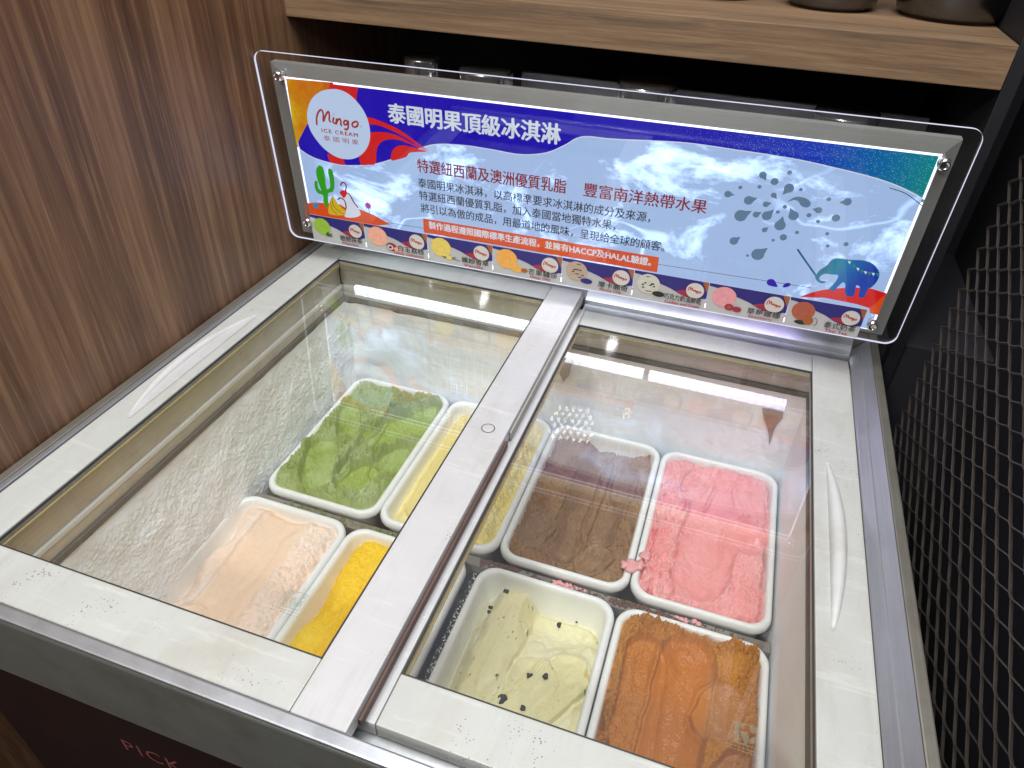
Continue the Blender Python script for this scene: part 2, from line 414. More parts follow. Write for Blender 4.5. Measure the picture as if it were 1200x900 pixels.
# right rim: sloping track with a ridge, flat outer lip
fix(prism('right_track', [(.7505, -.06), (.7505, -.0225), (.7525, -.0205), (.7590, -.0125), (.7596, -.0110), (.7604, -.0110), (.7612, -.0100), (.7695, .0008), (.7695, -.06)], -.0462, .6575, 1, M['rimy']))
fbox('right_rim', .7698, FX1, -.0462, FY1, -.0995, .0018, M['rimout'], .0015)
# back rim
fix(prism('back_track', [(.6285, -.06), (.6285, -.0225), (.6425, -.0205), (.6435, -.014), (.6565, .0008), (.6585, .0008), (.6585, -.06)], .3830, .7502, 0, M['rim']))
fix(prism('back_track', [(.6430, -.06), (.6430, -.004), (.6565, .0008), (.6585, .0008), (.6585, -.06)], -.0485, .3825, 0, M['rim']))
fbox('back_rim', -.0553, .7695, .6588, FY1, -.0995, .0012, M['rimout'])
# collar inside the opening: stacked strips on the four sides
for (nm, z0, z1, ins, mt) in (('collar_channel', -.0505, -.0215, .012, 'c'), ('collar_strip', -.0565, -.0508, .0085, 'w'), ('collar_trim', -.0712, -.0568, .0095, 'c'), ('collar_seal', -.0790, -.0715, .0060, 's')):
    my = {'c': M['channel'], 'w': M['whitestrip'], 's': M['cseal']}[mt]; mx = M['channelx'] if mt == 'c' else my
    X0, X1, Y0, Y1 = .004-ins, .704+ins, .010-ins, .600+ins
    fbox(nm, -.0475, X0, .004, .61, z0, z1, my, .0008); fbox(nm, X1, .7495, .004, .61, z0, z1, my, .0008)
    fbox(nm, X0+.0004, X1-.0004, Y1, .626, z0, z1, mx, .0008)
# liner
def liner(name, f, n, m, mat, flip=False):
    a = np.linspace(0, 1, n)[:, None]*np.ones((1, m)); b = np.ones((n, 1))*np.linspace(0, 1, m)[None]
    return fix(grid_obj(name, f(a, b), mat, None, flip))
def lw(a, b):
    y = .002+a*.610; z = -.080-b*.29
    d = .003+.011*sstep(0, .55, b)+.0030*fbm(y, z, 25, 3, 1)+(.0006*fbm(y, z, 150, 3, 2)+.0008*fbm(y, z, 420, 2, 8)+.0006*vn(y*700, z*700, 3))*sstep(.0, .1, b)
    return np.stack([-.0065+d, y, z], -1)
liner('frosted_side_wall', lw, 560, 280, M['frost'], True)
def rw(a, b):
    y = .002+a*.610; z = -.080-b*.29
    d = .0006*fbm(y, z, 40, 3, 4)+.0022*sstep(.3, .8, b)
    return np.stack([.7135-d, y, z], -1)
liner('speckled_side_wall', rw, 120, 60, M['frostr'])
def bw(a, b):
    x = -.004+a*.718; z = -.080-b*.29
    lump = sstep(.30, .02, a)*.011*np.clip(fbm(x, z, 16, 3, 7)+.45, 0, 1)
    d = .001+lump+.002*fbm(x, z, 25, 4, 5)+.0013*ridged(x, z, 80, 3, 6)+.006*sstep(.25, .6, b)
    return np.stack([x, .6105-d, z], -1)
liner('frosted_back_wall', bw, 360, 120, M['frostr'])
fbox('front_liner', -.006, .714, -.012, .0015, -.36, -.051, M['liner']); fbox('liner_floor', -.006, .714, .002, .61, -.372, -.36, M['liner'])
M['grime'] = frost('grimy_divider', '9a948a', '6e6458', 60)
fbox('divider_bar', .0, .712, .2965, .3105, -.250, -.2290, M['grime'])
fbox('gap_shade_strip', .3422, .3532, .012, .295, -.300, -.2420, M['seal'])  # black strip added in the tub gap, its colour standing in for shade
# brown drips on the frosted back wall
def blob(name, pts, y, mat, parent):
    c = np.mean([at(a, b, 1, y) for a, b in pts], 0); P = [at(a, b, 1, y) for a, b in pts]
    V = [(p[0], y, p[2]) for p in P]+[(c[0], y-.0018, c[2])]; n = len(P)
    return fix(obj(name, V, [[i, (i+1) % n, n] for i in range(n)], mat, None, True))
M['drip'] = principled('brown_drip', 'a08a7c', .35, var=.4, vscale=80)
blob('drip_stain', [(893, 478), (904, 479), (918, 483), (917, 490), (910, 498), (906, 506), (904, 516), (901, 522), (901, 510), (899, 500), (895, 490)], .6055, M['drip'], fz)
blob('drip_stain', [(653, 414), (664, 412), (672, 418), (667, 440), (660, 448), (655, 436)], .6055, M['drip'], fz)
# lettering on the front panel
def text(name, body, mat, weight=0.0, shear=0.0, spacing=1.0):
    c = bpy.data.curves.new('txt', 'FONT'); c.body = body; c.size = 1; c.offset = weight; c.resolution_u = 2; c.shear = shear; c.space_character = spacing
    o = bpy.data.objects.new('txt', c); COL.objects.link(o)
    me = bpy.data.meshes.new_from_object(o.evaluated_get(bpy.context.evaluated_depsgraph_get()))
    bpy.data.objects.remove(o); bpy.data.curves.remove(c)
    me.name = name; me.materials.clear(); me.materials.append(mat); return me
def fit_text(name, body, x0, x1, y0, y1, mat, weight=0.0, shear=0.0, spacing=1.0):
    "mesh of a line of writing, squeezed into the rectangle, in its own x,y plane; weight thickens the strokes by shifted copies"
    me = text(name, body, mat, 0, shear, spacing); co = np.empty(len(me.vertices)*3, np.float32); me.vertices.foreach_get('co', co); co = co.reshape(-1, 3)
    faces = [tuple(p.vertices) for p in me.polygons]
    lo, hi = co.min(0), co.max(0)
    co[:, 0] = x0+(co[:, 0]-lo[0])/(hi[0]-lo[0])*(x1-x0); co[:, 1] = y0+(co[:, 1]-lo[1])/(hi[1]-lo[1])*(y1-y0); co[:, 2] = 0
    if weight:
        k = weight*(y1-y0); V, Fc = [co], list(faces); n = len(co)
        for i, (dx, dy) in enumerate(((k, 0), (-k, 0), (0, k*.6), (0, -k*.6))):
            V.append(co+np.array([dx, dy, 2e-5*(i+1)], np.float32)); Fc += [tuple(v+n*(i+1) for v in f) for f in faces]
        co = np.concatenate(V); me = bpy.data.meshes.new(name); me.from_pydata([tuple(map(float, v)) for v in co], [], Fc); me.materials.append(mat)
    return me, co
me, c2 = fit_text('lettering', 'PICK UP', 0, .118, 0, .021, M['redtext'], .0, 0, 1.15)
p0 = at(147, 876, 1, -.0475)
me.vertices.foreach_set('co', np.stack([c2[:, 0]+p0[0], np.full(len(c2), -.0475), c2[:, 1]+p0[2]-.004], 1).astype(np.float32).ravel())
lt = bpy.data.objects.new('lettering', me); COL.objects.link(lt); lt.parent = fpan
lt['label'] = 'faded pink PICK UP lettering'

# ---------------------------------------------------------------- sliding lids
def lid(label, x0, xi0, xi1, x1, y0, yi0, yi1, y1, zt, handle_x, side, h0, h1, bow, web, tall):
    t = thing('sliding_lid', label, 'freezer lid', ((x0+x1)/2, (y0+y1)/2, zt-.017))
    def b(name, *a, mat=M['lid'], bev=.0012): return fix(box(name, *a, mat, None, bev), t)
    g = .0005
    b('stile', x0, xi0-g, y0, y1, zt-.017, zt, mat=M['lid'] if side < 0 else M['lid2'], bev=.0016)
    b('stile', xi1+g, x1, y0, y1, zt-.017, zt, mat=M['lid2'] if side < 0 else M['lid'], bev=.0016)
    b('rail', xi0, xi1, y0+.0004, yi0, zt-.017, zt-.0004); b('rail', xi0, xi1, yi1, y1-.0004, zt-.017, zt-.0004)
    b('glass_pane', xi0-.004, xi1+.004, yi0-.004, yi1+.004, zt-.0075, zt-.0035, mat=M['glass'], bev=0)
    # gaskets round the pane, worn black with a yellowed lip under the left one
    for nm, a in (('gasket', (xi0, xi0+.0016, yi0, yi1)), ('gasket', (xi1-.0012, xi1, yi0, yi1)), ('gasket', (xi0+.0017, xi1-.0013, yi0, yi0+.0014)), ('gasket', (xi0+.0017, xi1-.0013, yi1-.0016, yi1))):
        b(nm, *a, zt-.0034, zt-.0012, mat=M['seal'], bev=0)
    b('gasket_lip', xi0+.0017, xi0+.0034, yi0+.002, yi1-.002, zt-.0098, zt-.0077, mat=M['gold'], bev=0)
    b('gasket_lip', xi0+.004, xi1-.002, yi1-.0034, yi1-.0017, zt-.0098, zt-.0077, mat=M['gold'], bev=0)
    # crescent grip: a low domed bar whose free edge bows away from the pane
    n = 40; V, F = [], []
    for i in range(n+1):
        s = i/n; y = h0+(h1-h0)*s; k = math.sin(math.pi*s)**.8; o = side*bow*k
        wd = .0016+(.0042 if web else .0058)*k; hh = .0006+tall*k
        for a, c in ((-wd, 0), (-wd*.95, hh*.55), (-wd*.45, hh), (wd*.35, hh*1.0), (wd*.9, hh*.6), (wd, 0)):
            V.append((handle_x+o+side*a, y, zt-.0006+c))
    for i in range(n):
        for k in range(5): F.append([i*6+k, i*6+k+1, (i+1)*6+k+1, (i+1)*6+k])
    F += [list(range(6)), [n*6+k for k in range(5, -1, -1)]]
    hd = fix(obj('handle', V, F, M['grip'], None, True), t)
    if not web: return t
    # the thin web that closes the crescent on the side of the pane
    V = []
    for i in range(n+1):
        s = i/n; y = h0+(h1-h0)*s; k = math.sin(math.pi*s)**.8
        V += [(handle_x+side*(-.003), y, zt+.0006), (handle_x+side*(bow*k-.001), y, zt+.0012)]
    w_ = obj('handle_web', V, [[2*i, 2*i+1, 2*i+3, 2*i+2] for i in range(n)], M['lid2']); w_.parent = hd
    return t
M['grip'] = lacquer('grip_plastic', 'c2c1be', .3)
s_ = NT('printed_grey_mark'); M['mark'] = s_.done(s_.n('MixShader', None, i0=.42, i1=s_.n('BsdfTransparent').outputs[0], i2=s_.n('BsdfDiffuse', None, Color=lin('7d8478')).outputs[0]).outputs[0])
LL = lid('upper sliding lid with round screw cap on its wide inner stile', -.0465, 0, .3316, .3782, -.0455, 0, .600, .6413, 0, -.0165, -1, .180, .412, .0190, True, .0060)
RL = lid('lower sliding lid with raised crescent grip beside the metal screen', .3455, .3886, .702, .7483, -.0243, .0197, .5841, .6247, -.0197, .7168, 1, .180, .404, .0070, False, .0120)
# the wide stile: seal below its edge, screw cap, gap filler
fix(box('edge_seal', .3784, .3812, -.030, .30, -.0165, -.0085, M['brownseal'], None, .0005), LL)
fix(box('edge_strip', .3784, .3806, .312, .635, -.0165, -.0060, M['lidside'], None, .0005), LL)
cc = at(572, 502, 2, 0); 
def ring(name, r0, r1, loc, mat, parent, seg=40):
    V = [(loc[0]+r*math.cos(2*math.pi*k/seg), loc[1]+r*math.sin(2*math.pi*k/seg), loc[2]) for r in (r0, r1) for k in range(seg)]
    return fix(obj(name, V, [[k, (k+1) % seg, seg+(k+1) % seg, seg+k] for k in range(seg)], mat), parent)
ring('cap_gap', .0068, .0076, (cc[0], cc[1], .0003), M['seal'], LL)
fix(lathe('screw_cap', [(.0067, 0), (.0066, .0004), (.006, .0006)], M['lid2'], None, 32, (cc[0], cc[1], 0)), LL)
def glass_mark(px, py, z, parent):
    "small square emblem printed on the pane, with two lines of fine print"
    c = at(px, py, 2, z); s = .0085
    V, F = [], []
    def q(x0, x1, y0, y1):
        i = len(V); V.extend([(c[0]+x0*s, c[1]+y0*s, z), (c[0]+x1*s, c[1]+y0*s, z), (c[0]+x1*s, c[1]+y1*s, z), (c[0]+x0*s, c[1]+y1*s, z)]); F.append([i, i+1, i+2, i+3])
    q(-1, 1, .9, 1); q(-1, 1, -1, -.9); q(-1, -.9, -.9, .9); q(.9, 1, -.9, .9)
    def poly(pts):
        i = len(V); V.extend([(c[0]+x*s, c[1]+y*s, z) for x, y in pts]); F.append(list(range(i, i+len(pts))))
    poly([(-.9, -.9), (-.55, -.9), (-.55, .9), (-.9, .9)]); poly([(-.55, .5), (0, .9), (-.55, .9)]); poly([(-.5, .2), (.1, .35), (.3, -.2), (.1, -.9), (-.1, -.9)])
    poly([(.3, .9), (.9, .9), (.9, .55), (.6, .3), (.4, .45)]); poly([(.4, -.2), (.8, .1), (.9, -.4), (.6, -.7), (.35, -.5)])
    for r in range(2):
        for k in range(9):
            x = -1.7+k*.36; q(x, x+.24, -1.36-r*.30, -1.26-r*.30)
    o = fix(obj('printed_mark', V, F, M['mark']), parent); return o
glass_mark(345, 703, -.0032, LL); glass_mark(874, 861, -.0229, RL)

# ================================================================== tubs and ice cream
ZT = -.215
def rrect(a, b, r, z, seg=7):
    r = max(r, .004); L = []
    for sx, sy, t0 in ((1, 1, 0), (-1, 1, 90), (-1, -1, 180), (1, -1, 270)):
        for k in range(seg+1):
            t = math.radians(t0+90*k/seg); L.append((sx*(a-r)+r*math.cos(t), sy*(b-r)+r*math.sin(t), z))
    return L
def tub(label, x0, x1, y0, y1, zt=ZT):
    a, b = (x1-x0)/2, (y1-y0)/2
    t = thing('ice_cream_tub', label, 'tub', ((x0+x1)/2, (y0+y1)/2, zt-.115), 'white tubs in the freezer')
    prof = [(.016, 0), (.014, .001), (.0075, .100), (.0070, .1015), (.0014, .1015), (.0004, .103), (0, .107), (.0008, .1115), (.0024, .1140), (.0046, .1146), (.0072, .1140), (.0088, .1118), (.0098, .107), (.0170, .010), (.020, .006), (.025, .005)]
    V, F = [], []; n = 32
    for ins, z in prof: V += rrect(a-ins, b-ins, .026-ins*.6, z)
    for i in range(len(prof)-1):
        for k in range(n): F.append([i*n+k, i*n+(k+1) % n, (i+1)*n+(k+1) % n, (i+1)*n+k])
    F += [list(range(n))[::-1], [(len(prof)-1)*n+k for k in range(n)]]
    obj('shell', V, F, M['tub'], t, True)
    return t
class Field:
    def __init__(s, w, d, nx, ny, seed):
        s.w, s.d, s.seed = w, d, seed
        s.u = np.linspace(0, 1, nx)[:, None]*np.ones((1, ny)); s.v = np.ones((nx, 1))*np.linspace(0, 1, ny)[None]
        s.x, s.y = s.u*w, s.v*d
        s.h = np.zeros_like(s.u); s.wet = np.zeros_like(s.u); s.crumb = np.ones_like(s.u)
        s.wx = .006*fbm(s.x, s.y, 40, 3, seed+40); s.wy = .006*fbm(s.x, s.y, 40, 3, seed+50)
    def seg(s, a, b, warp=1.0):
        "distance (m) to a segment and position along it, with a ragged outline"
        ax, ay, bx, by = a[0]*s.w, a[1]*s.d, b[0]*s.w, b[1]*s.d
        px, py = s.x+s.wx*warp-ax, s.y+s.wy*warp-ay; dx, dy = bx-ax, by-ay; L = dx*dx+dy*dy+1e-12
        t = np.clip((px*dx+py*dy)/L, 0, 1); return np.hypot(px-t*dx, py-t*dy), t
    def lane(s, a, b, r, dep, lip=.25, wet=1.0, warp=.6, jag=.0):
        "one pull of the scoop: a smooth rounded trough with a torn lip"
        d, t = s.seg(a, b, warp); q = np.clip(d/r, 0, 1.4); m = 1-sstep(.86, 1.0, q)
        prof = -dep*np.sqrt(np.clip(1-q*q, 0, 1))
        rip = .0009*np.sin(d/r*9+vn(s.x*30, s.y*30, s.seed)*4)*m
        s.h = s.h*(1-m*.75)+(prof+rip)*1.0 + lip*dep*np.exp(-((q-1.06)/.10)**2)*(.5+ridged(s.x, s.y, 120, 2, s.seed+9))
        s.crumb = s.crumb*(1-m*.93); s.wet = np.maximum(s.wet*(1-m), m*wet)
    def dent(s, c, r, dep, wet=.8): s.lane(c, c, r, dep, .2, wet, .35)
    def rough(s, amp, f=70, k=1.0):
        s.h = s.h+s.crumb*(amp*fbm(s.x, s.y, f*.4, 4, s.seed)+amp*.9*(ridged(s.x, s.y, f, 4, s.seed+3)-.55)+amp*.35*fbm(s.x, s.y, f*5, 2, s.seed+6))
        s.h = s.h+(1-s.crumb)*amp*.10*fbm(s.x, s.y, 60, 3, s.seed+2)
def ice(name, label, x0, x1, y0, y1, F, colfn, mat, zt=ZT, cat='ice cream'):
    a, b = (x1-x0)/2, (y1-y0)/2; u, v = F.u*2-1, F.v*2-1
    e = edge(F); k_ = sstep(.0045, .0005, e); F.h = F.h*(1-k_)+np.minimum(F.h, -.005)*k_
    dep = np.clip(-F.h, 0, .105); ins = .0086+.0072*dep/.10; hx, hy = a-ins, b-ins
    r = .02; X, Y = u*hx, v*hy
    qx, qy = np.abs(X)-(hx-r), np.abs(Y)-(hy-r); cm = (qx > 0) & (qy > 0); k = np.where(cm, np.maximum(qx, qy)/(np.hypot(qx, qy)+1e-9), 1)
    X = np.where(cm, np.sign(X)*((hx-r)+qx*k), X); Y = np.where(cm, np.sign(Y)*((hy-r)+qy*k), Y)
    # ragged sideways shift gives small overhangs to the torn crumbs
    X = X+F.crumb*.0011*fbm(F.x, F.y, 230, 2, F.seed+21)*(np.abs(u) < .95); Y = Y+F.crumb*.0011*fbm(F.x, F.y, 230, 2, F.seed+22)*(np.abs(v) < .95)
    t = thing(name, label, cat, ((x0+x1)/2, (y0+y1)/2, zt))
    o = grid_obj('surface', np.stack([X, Y, F.h], -1), mat, t)
    col = colfn(F); c4 = np.concatenate([col, np.ones(col.shape[:2]+(1,))], -1)
    at_ = o.data.color_attributes.new('col', 'FLOAT_COLOR', 'POINT'); at_.data.foreach_set('color', c4.astype(np.float32).ravel())
    w_ = o.data.attributes.new('wet', 'FLOAT', 'POINT'); w_.data.foreach_set('value', F.wet.astype(np.float32).ravel())
    return t
def mixc(F, *stops, f=20, seed=0, wetc=None):
    n = np.clip(.5+.75*fbm(F.x, F.y, f, 4, F.seed+seed+60), 0, 1)[..., None]
    A, B = np.array(lin(stops[0])[:3]), np.array(lin(stops[1])[:3]); c = A*(1-n)+B*n
    if wetc: w = (F.wet*.8)[..., None]; c = c*(1-w)+np.array(lin(wetc)[:3])*w
    return c
def edge(F): return np.minimum(np.minimum(F.u, 1-F.u)*F.w, np.minimum(F.v, 1-F.v)*F.d)
NX, NY = 170, 250
TUBS = dict(matcha=(.014, .1895, .312, .597), vanilla=(.1905, .3640, .312, .597), mocha=(.3650, .5370, .312, .597), strawberry=(.5380, .7095, .312, .597),
            lychee=(-.0005, .1690, .0105, .2955), mango=(.1700, .3405, .0105, .2955), cookies=(.3545, .5310, .0105, .2955), thai=(.5325, .7095, .0105, .2955))
TL = dict(matcha='white plastic tub of green matcha ice cream against the frosted wall', vanilla='white plastic tub of pale yellow vanilla under the wide lid stile',
          mocha='white plastic tub holding hollowed brown mocha ice cream', strawberry='white plastic tub holding pink strawberry ice cream with a pink smear on its rim',
          lychee='white plastic tub of pale peach ice cream beside the frosted wall', mango='white plastic tub with bright yellow mango ice cream',
          cookies='nearly empty white tub with cream ice cream and black cookie bits', thai='white plastic tub heaped with orange brown Thai tea ice cream')
for k, e in TUBS.items(): tub(TL[k], *e)
def newF(k, seed, nx=NX, ny=NY): e = TUBS[k]; return Field(e[1]-e[0], e[3]-e[2], nx, ny, seed)
CM = cream_mat('cream_soft', .62, .30, 620, .35, .10); CMR = cream_mat('cream_coarse', .7, .33, 480, .7, .04)

# green matcha: full, torn, with two smooth scoop pulls on the right
F = newF('matcha', 1, 300, 460)
F.h += .003+.006*fbm(F.x, F.y, 14, 2, 1)
F.rough(.0105, 62); F.rough(.0075, 150)
F.lane((1.0, .84), (.62, .52), .034, .018, .35, .9); F.lane((.92, .44), (.86, .30), .022, .014, .5, .4); F.lane((.74, .22), (.68, .16), .030, .016, .35, .9)
F.lane((.22, .32), (.38, .10), .026, .007, .5, .35); F.lane((.18, .66), (.32, .50), .020, .007, .4, .3); F.lane((.56, .78), (.50, .18), .008, .014, .3, .0, 1.2)
F.rough(.0034, 260)
F.h -= .010*sstep(.010, .0, edge(F))*(.3+.9*vn(F.x*55, F.y*55, 3))
ice('matcha_ice_cream', 'torn green matcha ice cream filling its tub', *TUBS['matcha'], F, lambda F: mixc(F, '95a654', 'bac892', f=34, wetc='98ad3e'), CMR)
# pale yellow vanilla: slopes down to the left
F = newF('vanilla', 2)
F.h += -.020+.018*sstep(.05, .42, F.u)+.005*fbm(F.x, F.y, 14, 3, 2)
F.crumb = .35+.65*sstep(.45, .75, F.u); F.rough(.008, 70)
F.lane((.25, .9), (.30, .15), .034, .008, .25, .8); F.h -= .012*sstep(.02, 0, edge(F))
ice('vanilla_ice_cream', 'pale yellow vanilla ice cream running under the wide lid stile', *TUBS['vanilla'], F, lambda F: mixc(F, 'f0dc8a', 'f4e6a8', f=25, wetc='ecd68a'), CM)
# brown mocha: hollowed out by long pulls
F = newF('mocha', 3)
F.h += -.006-.030*np.exp(-(((F.u-.55)/.36)**2+((F.v-.5)/.5)**2)); F.h -= .006*sstep(.5, 1, F.v)
F.rough(.0085, 130)
F.lane((.48, .84), (.46, .16), .030, .026, .10, .8, .4); F.lane((.72, .82), (.70, .30), .026, .020, .18, .8, .4); F.lane((.80, .78), (.80, .62), .022, .008, .35, .9); F.lane((.76, .16), (.70, .10), .024, .012, .2, .7, .9); F.lane((.20, .26), (.16, .16), .024, .010, .2, .8, .9)
F.rough(.0030, 260)
F.h -= .012*sstep(.012, 0, edge(F))*vn(F.x*60, F.y*60, 9)
def moc(F):
    c = mixc(F, '957052', 'ad865f', f=22, wetc='86684e'); sp = (vn(F.x*420, F.y*420, 5) > .90)[..., None]; return np.where(sp, c*.55, c)
ice('mocha_ice_cream', 'speckled brown mocha ice cream hollowed by long scoops', *TUBS['mocha'], F, moc, CMR)
# pink strawberry
F = newF('strawberry', 4, 200, 290)
F.h += .000+.005*fbm(F.x, F.y, 13, 2, 6); F.crumb *= .55+.45*sstep(.45, .2, F.u); F.rough(.0120, 75)
F.lane((.55, .82), (.46, .18), .042, .014, .12, .55, .7); F.lane((.80, .53), (.78, .46), .027, .010, .15, .8, .8); F.lane((.35, .84), (.30, .70), .024, .007, .4, .5); F.lane((.78, .84), (.84, .72), .026, .006, .3, .5)
F.rough(.0010, 120); F.h -= .014*sstep(.012, 0, edge(F))*(.4+vn(F.x*50, F.y*50, 12))
def strw(F):
    c = mixc(F, 'f09e9c', 'f7bab6', f=18, wetc='f19694'); k = (np.clip(ridged(F.x, F.y, 28, 3, 33)-.72, 0, 1)*3*sstep(.42, .2, F.u))[..., None]; return c*(1-k)+np.array(lin('d8434f')[:3])*k
SB = ice('strawberry_ice_cream', 'pink strawberry ice cream with red streaks filling its tub', *TUBS['strawberry'], F, strw, CM)
# pale peach lychee: low on the left where the tub wall is bare
F = newF('lychee', 5)
F.h += -.001-.026*sstep(.20, .0, F.u+.08*fbm(F.x, F.y, 22, 3, 8))*sstep(.02, .22, F.v)*sstep(1.05, .80, F.v)+.004*fbm(F.x, F.y, 16, 3, 4)
F.crumb = .25+.75*sstep(.62, .78, F.u)+.5*sstep(.3, .05, F.v); F.crumb = np.clip(F.crumb, 0, 1); F.rough(.0075, 60)
F.lane((.48, .92), (.52, .10), .038, .010, .12, .9, .5); F.lane((.34, .30), (.62, .02), .022, .008, .3, .8)
F.h -= .012*sstep(.016, 0, edge(F))
ice('lychee_ice_cream', 'pale peach lychee ice cream with a smooth scraped middle', *TUBS['lychee'], F, lambda F: mixc(F, 'f4d6be', 'f8e4d6', f=16, wetc='f5d3b4'), CM)
# bright yellow mango
F = newF('mango', 6)
F.h += -.032+.028*sstep(-.08, .18, F.u+.05*fbm(F.x, F.y, 20, 3, 6))+.004*fbm(F.x, F.y, 20, 3, 5); F.crumb *= .5; F.rough(.0075, 55)
F.lane((.80, .92), (.78, .55), .022, .008, .3, .6); F.lane((.45, .75), (.40, .25), .020, .006, .25, .8); F.h -= .01*sstep(.012, 0, edge(F))
ice('mango_ice_cream', 'bright yellow mango ice cream heaped along one side of its tub', *TUBS['mango'], F, lambda F: mixc(F, 'fbc60a', 'fdd430', f=20, wetc='f8bc00'), CM)
# cookies and cream: thin scrapes on the tub floor
F = newF('cookies', 7)
wob = .05*fbm(F.x, F.y, 32, 3, 3)
bare = sstep(.62, .90, F.v+wob*1.2-.10*sstep(.6, 1, F.u))*sstep(.36, .46, F.u+wob)
F.h += -.016+.004*fbm(F.x, F.y, 12, 2, 7)-.006*sstep(.55, 0, F.u)
F.crumb *= .30; F.rough(.0060, 45)
F.lane((.62, .56), (.46, .10), .032, .006, .3, .8, .6); F.lane((.84, .64), (.60, .36), .030, .007, .35, .8, .5); F.lane((.30, .86), (.26, .2), .030, .005, .2, .7); F.lane((.85, .3), (.80, .02), .026, .007, .3, .6)
F.h -= .030*bare; F.h -= .022*sstep(.034, .004, F.u*F.w+.006*fbm(F.x, F.y, 40, 2, 9)); F.h -= .008*sstep(.012, 0, edge(F))
def cook(F):
    c = mixc(F, 'e9e0b0', 'f0eaca', f=16, wetc='e2d79a'); sp = np.clip((vn(F.x*330, F.y*190, 15)-.91)*14, 0, 1)*np.clip((vn(F.x*40, F.y*40, 4)-.45)*6, 0, 1)
    st = np.clip((fbm(F.x, F.y, 30, 3, 77)-.55)*5, 0, .7); c = c*(1-st[..., None])+np.array(lin('c9993e')[:3])*st[..., None]
    return c*(1-sp[..., None])+np.array(lin('3a3226')[:3])*sp[..., None]
CK = ice('cookie_ice_cream', 'thin scraped cream ice cream with black cookie chunks', *TUBS['cookies'], F, cook, CM)
M['choc'] = principled('cookie_black', (.018, .014, .012), .7, var=.5, vscale=200, bump=.6, bscale=400)
def lump(name, c, r, mat, parent, seed, flat=.6):
    bm = bmesh.new(); bmesh.ops.create_icosphere(bm, subdivisions=2, radius=r); rr = random.Random(seed)
    ph = [rr.uniform(0, 6) for _ in range(6)]
    for v in bm.verts:
        n = v.co.normalized(); k = 1+.22*math.sin(n.x*4+ph[0])+.2*math.sin(n.y*5+ph[1])+.15*math.sin(n.z*6+ph[2])+rr.uniform(-.12, .12)
        v.co = (v.co.x*k, v.co.y*k, v.co.z*k*flat)
    o = from_bm(name, bm, mat, parent, True); o.location = c; return o
def hit(F, e, px, py):
    "where the sight line of a pixel meets the ice cream surface (tub coordinates)"
    p = at(px, py, 2, ZT-.05)
    for _ in range(6):
        u, v = np.clip((p[0]-e[0])/(e[1]-e[0]), 0, 1), np.clip((p[1]-e[2])/(e[3]-e[2]), 0, 1)
        h = F.h[int(u*(F.u.shape[0]-1)), int(v*(F.u.shape[1]-1))]; p = at(px, py, 2, ZT+h)
    return p[0]-(e[0]+e[1])/2, p[1]-(e[2]+e[3])/2, h
for i, (a, b, r) in enumerate([(593, 693, .0030), (655, 733, .0036), (621, 792, .0032), (639, 793, .0034), (589, 819, .0062), (613, 830, .0028), (575, 712, .0024), (573, 717, .0026), (676, 728, .0022), (664, 722, .0018)]):
    p = hit(F, TUBS['cookies'], a, b); lump('cookie_chunk', (p[0], p[1], p[2]+.0004), r, M['choc'], CK, i, .5)
# Thai tea: heaped, crumbly at both sides, one broad smooth pull in the middle
F = newF('thai', 8, 300, 460)
F.h += .003+.005*fbm(F.x, F.y, 14, 2, 9); F.crumb *= np.clip(.25+sstep(.30, .14, F.u)+sstep(.82, .92, F.u)+.7*sstep(.88, .97, F.v), 0, 1); F.rough(.0190, 95)
F.lane((.20, .80), (.24, .1), .026, .009, .3, .5, .5); F.lane((.50, .84), (.44, .12), .036, .018, .18, 1.0, .4); F.lane((.76, .70), (.74, .62), .029, .009, .2, .9, .8); F.lane((.92, .42), (.55, .10), .030, .008, .25, .7, .5)
F.rough(.0012, 140); F.h -= .012*sstep(.010, 0, edge(F))*(.5+vn(F.x*60, F.y*60, 2))
def thai(F):
    c = mixc(F, 'bd7616', 'ca8c32', f=18, wetc='c26e04'); k = sstep(.0, .8, F.wet)*sstep(.62, .72, F.u)*.7; return c*(1-k[..., None])+np.array(lin('ad7a4c')[:3])*k[..., None]
ice('thai_tea_ice_cream', 'orange brown Thai tea ice cream with a broad smooth scoop mark', *TUBS['thai'], F, thai, CMR)
# smear of pink over the strawberry tub's rim
M['pink'] = principled('pink_cream', 'f2a9a9', .45, var=.15, vscale=120)
for i, (a, b, r) in enumerate([(741, 662, .010), (751, 660, .008), (734, 660, .006), (757, 650, .007)]):
    p = at(a, b, 2, ZT+.003); e = TUBS['strawberry']; lump('smear', (p[0]-(e[0]+e[1])/2, p[1]-(e[2]+e[3])/2, .0010), r, M['pink'], SB, 40+i, .30)
# crumbs on the divider between the rows
M['crumbs'] = principled('brown_crumbs', '6b4636', .7, var=.6, vscale=90); M['gcrumb'] = principled('green_crumbs', '76853c', .7, var=.4, vscale=90)
def crumbs(name, label, mat, spots, seed):
    rr = random.Random(seed); bm = bmesh.new()
    for (x0, x1, n, r) in spots:
        for _ in range(n):
            q = bmesh.ops.create_icosphere(bm, subdivisions=1, radius=rr.uniform(.35, 1)*r)['verts']; c = Vector((rr.uniform(x0, x1), rr.uniform(.2985, .3090), -.2290+r*.3))
            s = (rr.uniform(.7, 1.5), rr.uniform(.6, 1.2), rr.uniform(.5, .9))
            for v in q: v.co = Vector((v.co.x*s[0]*rr.uniform(.8, 1.2), v.co.y*s[1]*rr.uniform(.8, 1.2), v.co.z*s[2]))+c
    o = from_bm(name, bm, mat, None, True); tag(o, label, 'crumbs'); o['kind'] = 'stuff'; return o
